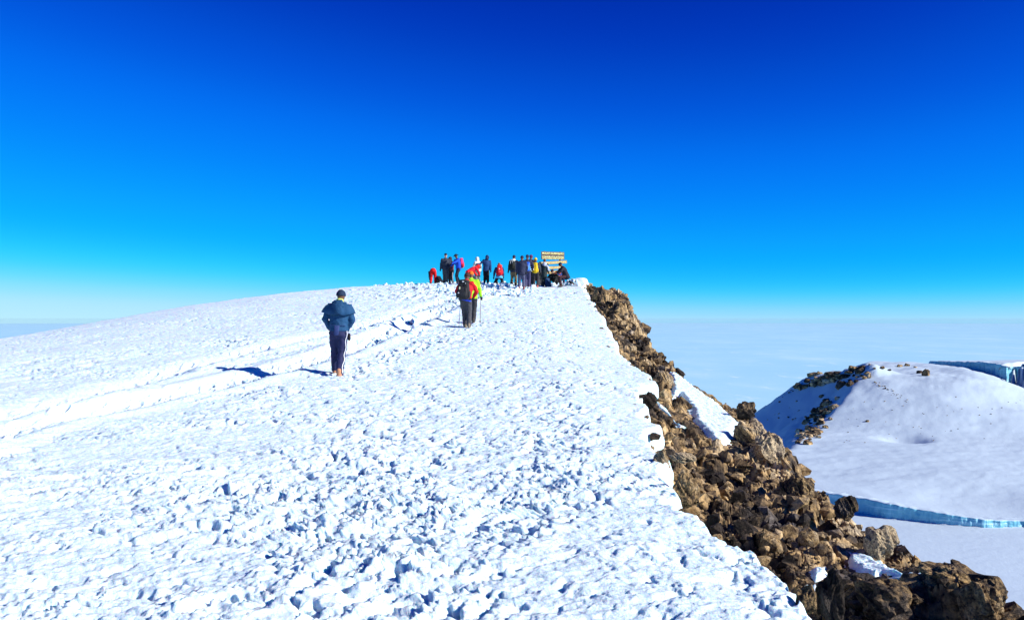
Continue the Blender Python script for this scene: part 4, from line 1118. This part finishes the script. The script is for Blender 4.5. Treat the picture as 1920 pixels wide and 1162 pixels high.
    # three people sitting and leaning in front of the sign boards
    def sitter(label, px, d, yaw, jk, trs, ht, skin=SKIN_PALE, H=1.62, lean=.45, **kw):
        return person(label, at(px, d), d, yaw, H, hip=(0, -.10, .25), lean=lean, feet=((-.16, .38, 0), (.15, .34, 0)), knee=((-.25, .3, 1), (.25, .3, 1)), hands=((-.16, .34, .50), (.16, .34, .52)), elbow=((-1, -.2, -.4), (1, -.2, -.4)), jacket=jk, trousers=trs, hat=ht, skin=skin, **kw)
    sitter('seated hiker in black coat resting below the lowest board', 1040.5, 49.8, FACE - .6, (.016, .020, .018), (.016, .018, .016), ('beanie', (.05, .014, .02)), face=True)
    sitter('seated hiker in blue jacket with orange gloves beside the black coat', 1047, 50.2, FACE + .5, (.012, .050, .20), (.012, .02, .07), ('hood', (.70, .12, .05)), H=1.62, gloves=(.85, .20, .06), face=True)
    person('hunched man in black jacket and maroon trousers at the right of the sign', at(1057.5, 48.0), 48.0, LEFT + .25, 1.72, hip=(0, -.14, .62), lean=.42, feet=((-.12, .22, 0), (.12, .12, 0)), knee=((-.1, 1, .4), (.1, 1, .4)), hands=((-.14, .46, .78), (.14, .46, .80)), elbow=((-.8, -.2, -.6), (.8, -.2, -.6)), head=(0, .15),
           jacket=(.018, .018, .030), trousers=(.055, .022, .026), boots=(.07, .05, .045), gloves=(.75, .16, .06), hat=('beanie', (.010, .012, .05)), bulk=1.18, hem=.16)
crowd(); crowd_rest()

def standing_pack(label, px, d, col, yaw=0, s=1.0, tilt=-.2, **kw):
    x = at(px, d)
    M = Matrix.Translation((x, d, snow_z(x, d) + .20 * s)) @ Matrix.Rotation(yaw, 4, 'Z') @ Matrix.Rotation(tilt, 4, 'X') @ Matrix.Scale(s, 4)
    return backpack(label, None, M, col, group='bags set down on the snow', **kw)
standing_pack('dark rucksack dumped on the snow beside the red trousers', 824, 53.4, (.016, .018, .03), .4, 1.1, -.9)
standing_pack('slate blue bag on the snow at the feet of the green coat', 1027.5, 48.6, (.02, .07, .17), .3, .95, -.5)
standing_pack('dark bag half sunk in the snow bank past the hunched man', 1071, 48.2, (.05, .05, .06), .8, .55, -1.0)

# ------------------------------------------------------------------ the summit sign
def wood(col):
    mt, n, l, b = new_mat('sign_wood')
    tc = n.new('ShaderNodeTexCoord').outputs['Object']
    f = noise_node(n, l, 3, 5, .6, tc, (.6, 6, 9))
    l.new(ramp(n, l, f, [(.3, tuple(c * .55 for c in col)), (.7, tuple(min(1, c * 1.25) for c in col))]), b.inputs['Base Color'])
    b.inputs['Roughness'].default_value = .8
    bump(n, l, b, f, .5, .01)
    return mt
def summit_sign():
    d = 51.6; k = d / FPX
    W, DK, LET = wood((.50, .30, .10)), wood((.12, .08, .06)), fabric((.98, .80, .36), .6, 'letter_paint')
    gx = at(1036, d); gz = snow_z(gx, d)
    root = link(bpy.data.objects.new('summit_sign', None)); root.location = (gx, d, gz)
    root.rotation_euler = (0, 0, math.radians(28))
    tag(root, 'wooden summit sign of lettered boards on two posts', 'sign')
    Z = lambda py: -(py - EYE) * k - gz
    Xp = lambda px: (at(px, d) - gx) / math.cos(math.radians(28))
    for px in (1021, 1051):
        bm = bmesh.new(); r_ = random.Random(px)
        pts = [(Xp(px), .05, z_) for z_ in np.linspace(-.35, Z(471.5), 9)]
        tube(bm, [(a + r_.uniform(-.008, .008), b, c) for a, b, c in pts], [.055 - .001 * i for i in range(9)], n=10, cap=.1)
        part('post', bm, DK, root)
    boards = [((1014, 476.0), (1058, 475.6), 7.0, [('MOUNT KILIMANJARO', 0, .66)], (.13, .07, .035)), ((1014, 483.4), (1058, 482.8), 7.0, [('CONGRATULATIONS', .16, .52), ('YOU ARE NOW AT', -.30, .30)], (.13, .07, .035)),
              ((1011, 495.0), (1063, 490.0), 5.6, [('UHURU PEAK TANZANIA 5895M AMSL', 0, .52)], (.48, .28, .09)), ((1025, 502.5), (1057, 500.5), 5.4, [("AFRICA'S HIGHEST POINT", 0, .55)], (.48, .28, .09)),
              ((1025, 511.5), (1056, 508.2), 5.6, [('WORLDS HIGHEST FREE STANDING MOUNTAIN', 0, .34)], (.48, .28, .09))]
    for (ax, ay), (bx, by), hh, txt, col in boards:
        x0, x1, z0, z1 = Xp(ax), Xp(bx), Z(ay), Z(by)
        L, h = math.hypot(x1 - x0, z1 - z0), hh * k; ang = math.atan2(z1 - z0, x1 - x0)
        bm = bmesh.new(); bmesh.ops.create_cube(bm, size=1, matrix=Matrix.Diagonal((L, .035, h, 1)))
        bmesh.ops.bevel(bm, geom=bm.edges, offset=.006, segments=1, affect='EDGES')
        bd = part('board', bm, wood(col), root, smooth=False)
        bd.location = ((x0 + x1) / 2, -.03, (z0 + z1) / 2); bd.rotation_euler = (0, -ang, 0)
        for t, dz, fr in txt:
            cu = bpy.data.curves.new('lettering', 'FONT'); cu.body = t; cu.align_x = 'CENTER'; cu.align_y = 'CENTER'; cu.extrude = .004; cu.offset = .02; cu.size = 1
            tmp = bpy.data.objects.new('lettering', cu); C.objects.link(tmp)
            bpy.context.view_layer.update()
            me = bpy.data.meshes.new_from_object(tmp.evaluated_get(bpy.context.evaluated_depsgraph_get()))
            bpy.data.objects.remove(tmp); bpy.data.curves.remove(cu)
            vs = np.array([v.co for v in me.vertices]); wd, ht = np.ptp(vs[:, 0]), np.ptp(vs[:, 1])
            sy = h * fr / ht; sx = min(L * .94 / wd, sy * 2.2)
            for v in me.vertices: v.co = Vector((v.co.x * sx, -.0205 - v.co.z, (v.co.y - (vs[:, 1].max() + vs[:, 1].min()) / 2) * sy + dz * h))
            me.materials.append(LET)
            link(bpy.data.objects.new('lettering', me), bd)
summit_sign()
finish_parts()

# ------------------------------------------------------------------ trampled snow: loose chunks
def snow_rubble():
    r = np.random.RandomState(9)
    base = []
    for k in range(8):
        me = rock_mesh('chunk', 800 + k, 0, M_SNOW, flat=.8, npts=14); me.calc_loop_triangles()
        t = np.zeros(len(me.loop_triangles) * 3, np.int32); me.loop_triangles.foreach_get('vertices', t)
        v = np.zeros(len(me.vertices) * 3, np.float32); me.vertices.foreach_get('co', v)
        base.append((v.reshape(-1, 3), t.reshape(-1, 3))); bpy.data.meshes.remove(me)
    xs, ys, ss = [], [], []
    for px0, px1, py0, py1, n, smax in ((700, 830, 526, 538, 60, .13), (820, 1000, 528, 556, 260, .20), (1010, 1085, 526, 536, 60, .16), (680, 860, 585, 640, 50, .15)):
        for _ in range(n):
            x, y = ray_to(r.uniform(px0, px1), r.uniform(py0, py1), macro, 20, 56)
            xs.append(x); ys.append(y); ss.append(.05 + smax * r.rand() ** 2)
    xs, ys, ss = map(np.array, (xs, ys, ss)); zs = snow_h(xs, ys)
    Vs, Fs, off = [], [], 0
    for x, y, z, s in zip(xs, ys, zs, ss):
        v, f = base[r.randint(8)]
        R = np.array(Euler(tuple(r.uniform(0, 6.28, 3))).to_matrix())
        Vs.append((v * (s * r.uniform(.7, 1.3, 3))) @ R.T + np.array([x, y, z + .25 * s])); Fs.append(f + off); off += len(v)
    o = mesh_np('snow_rubble', np.vstack(Vs), np.vstack(Fs), [M_SNOW], smooth=False)
    tag(o, 'loose chunks of trampled snow round the summit crowd', None, None, 'stuff')
snow_rubble()
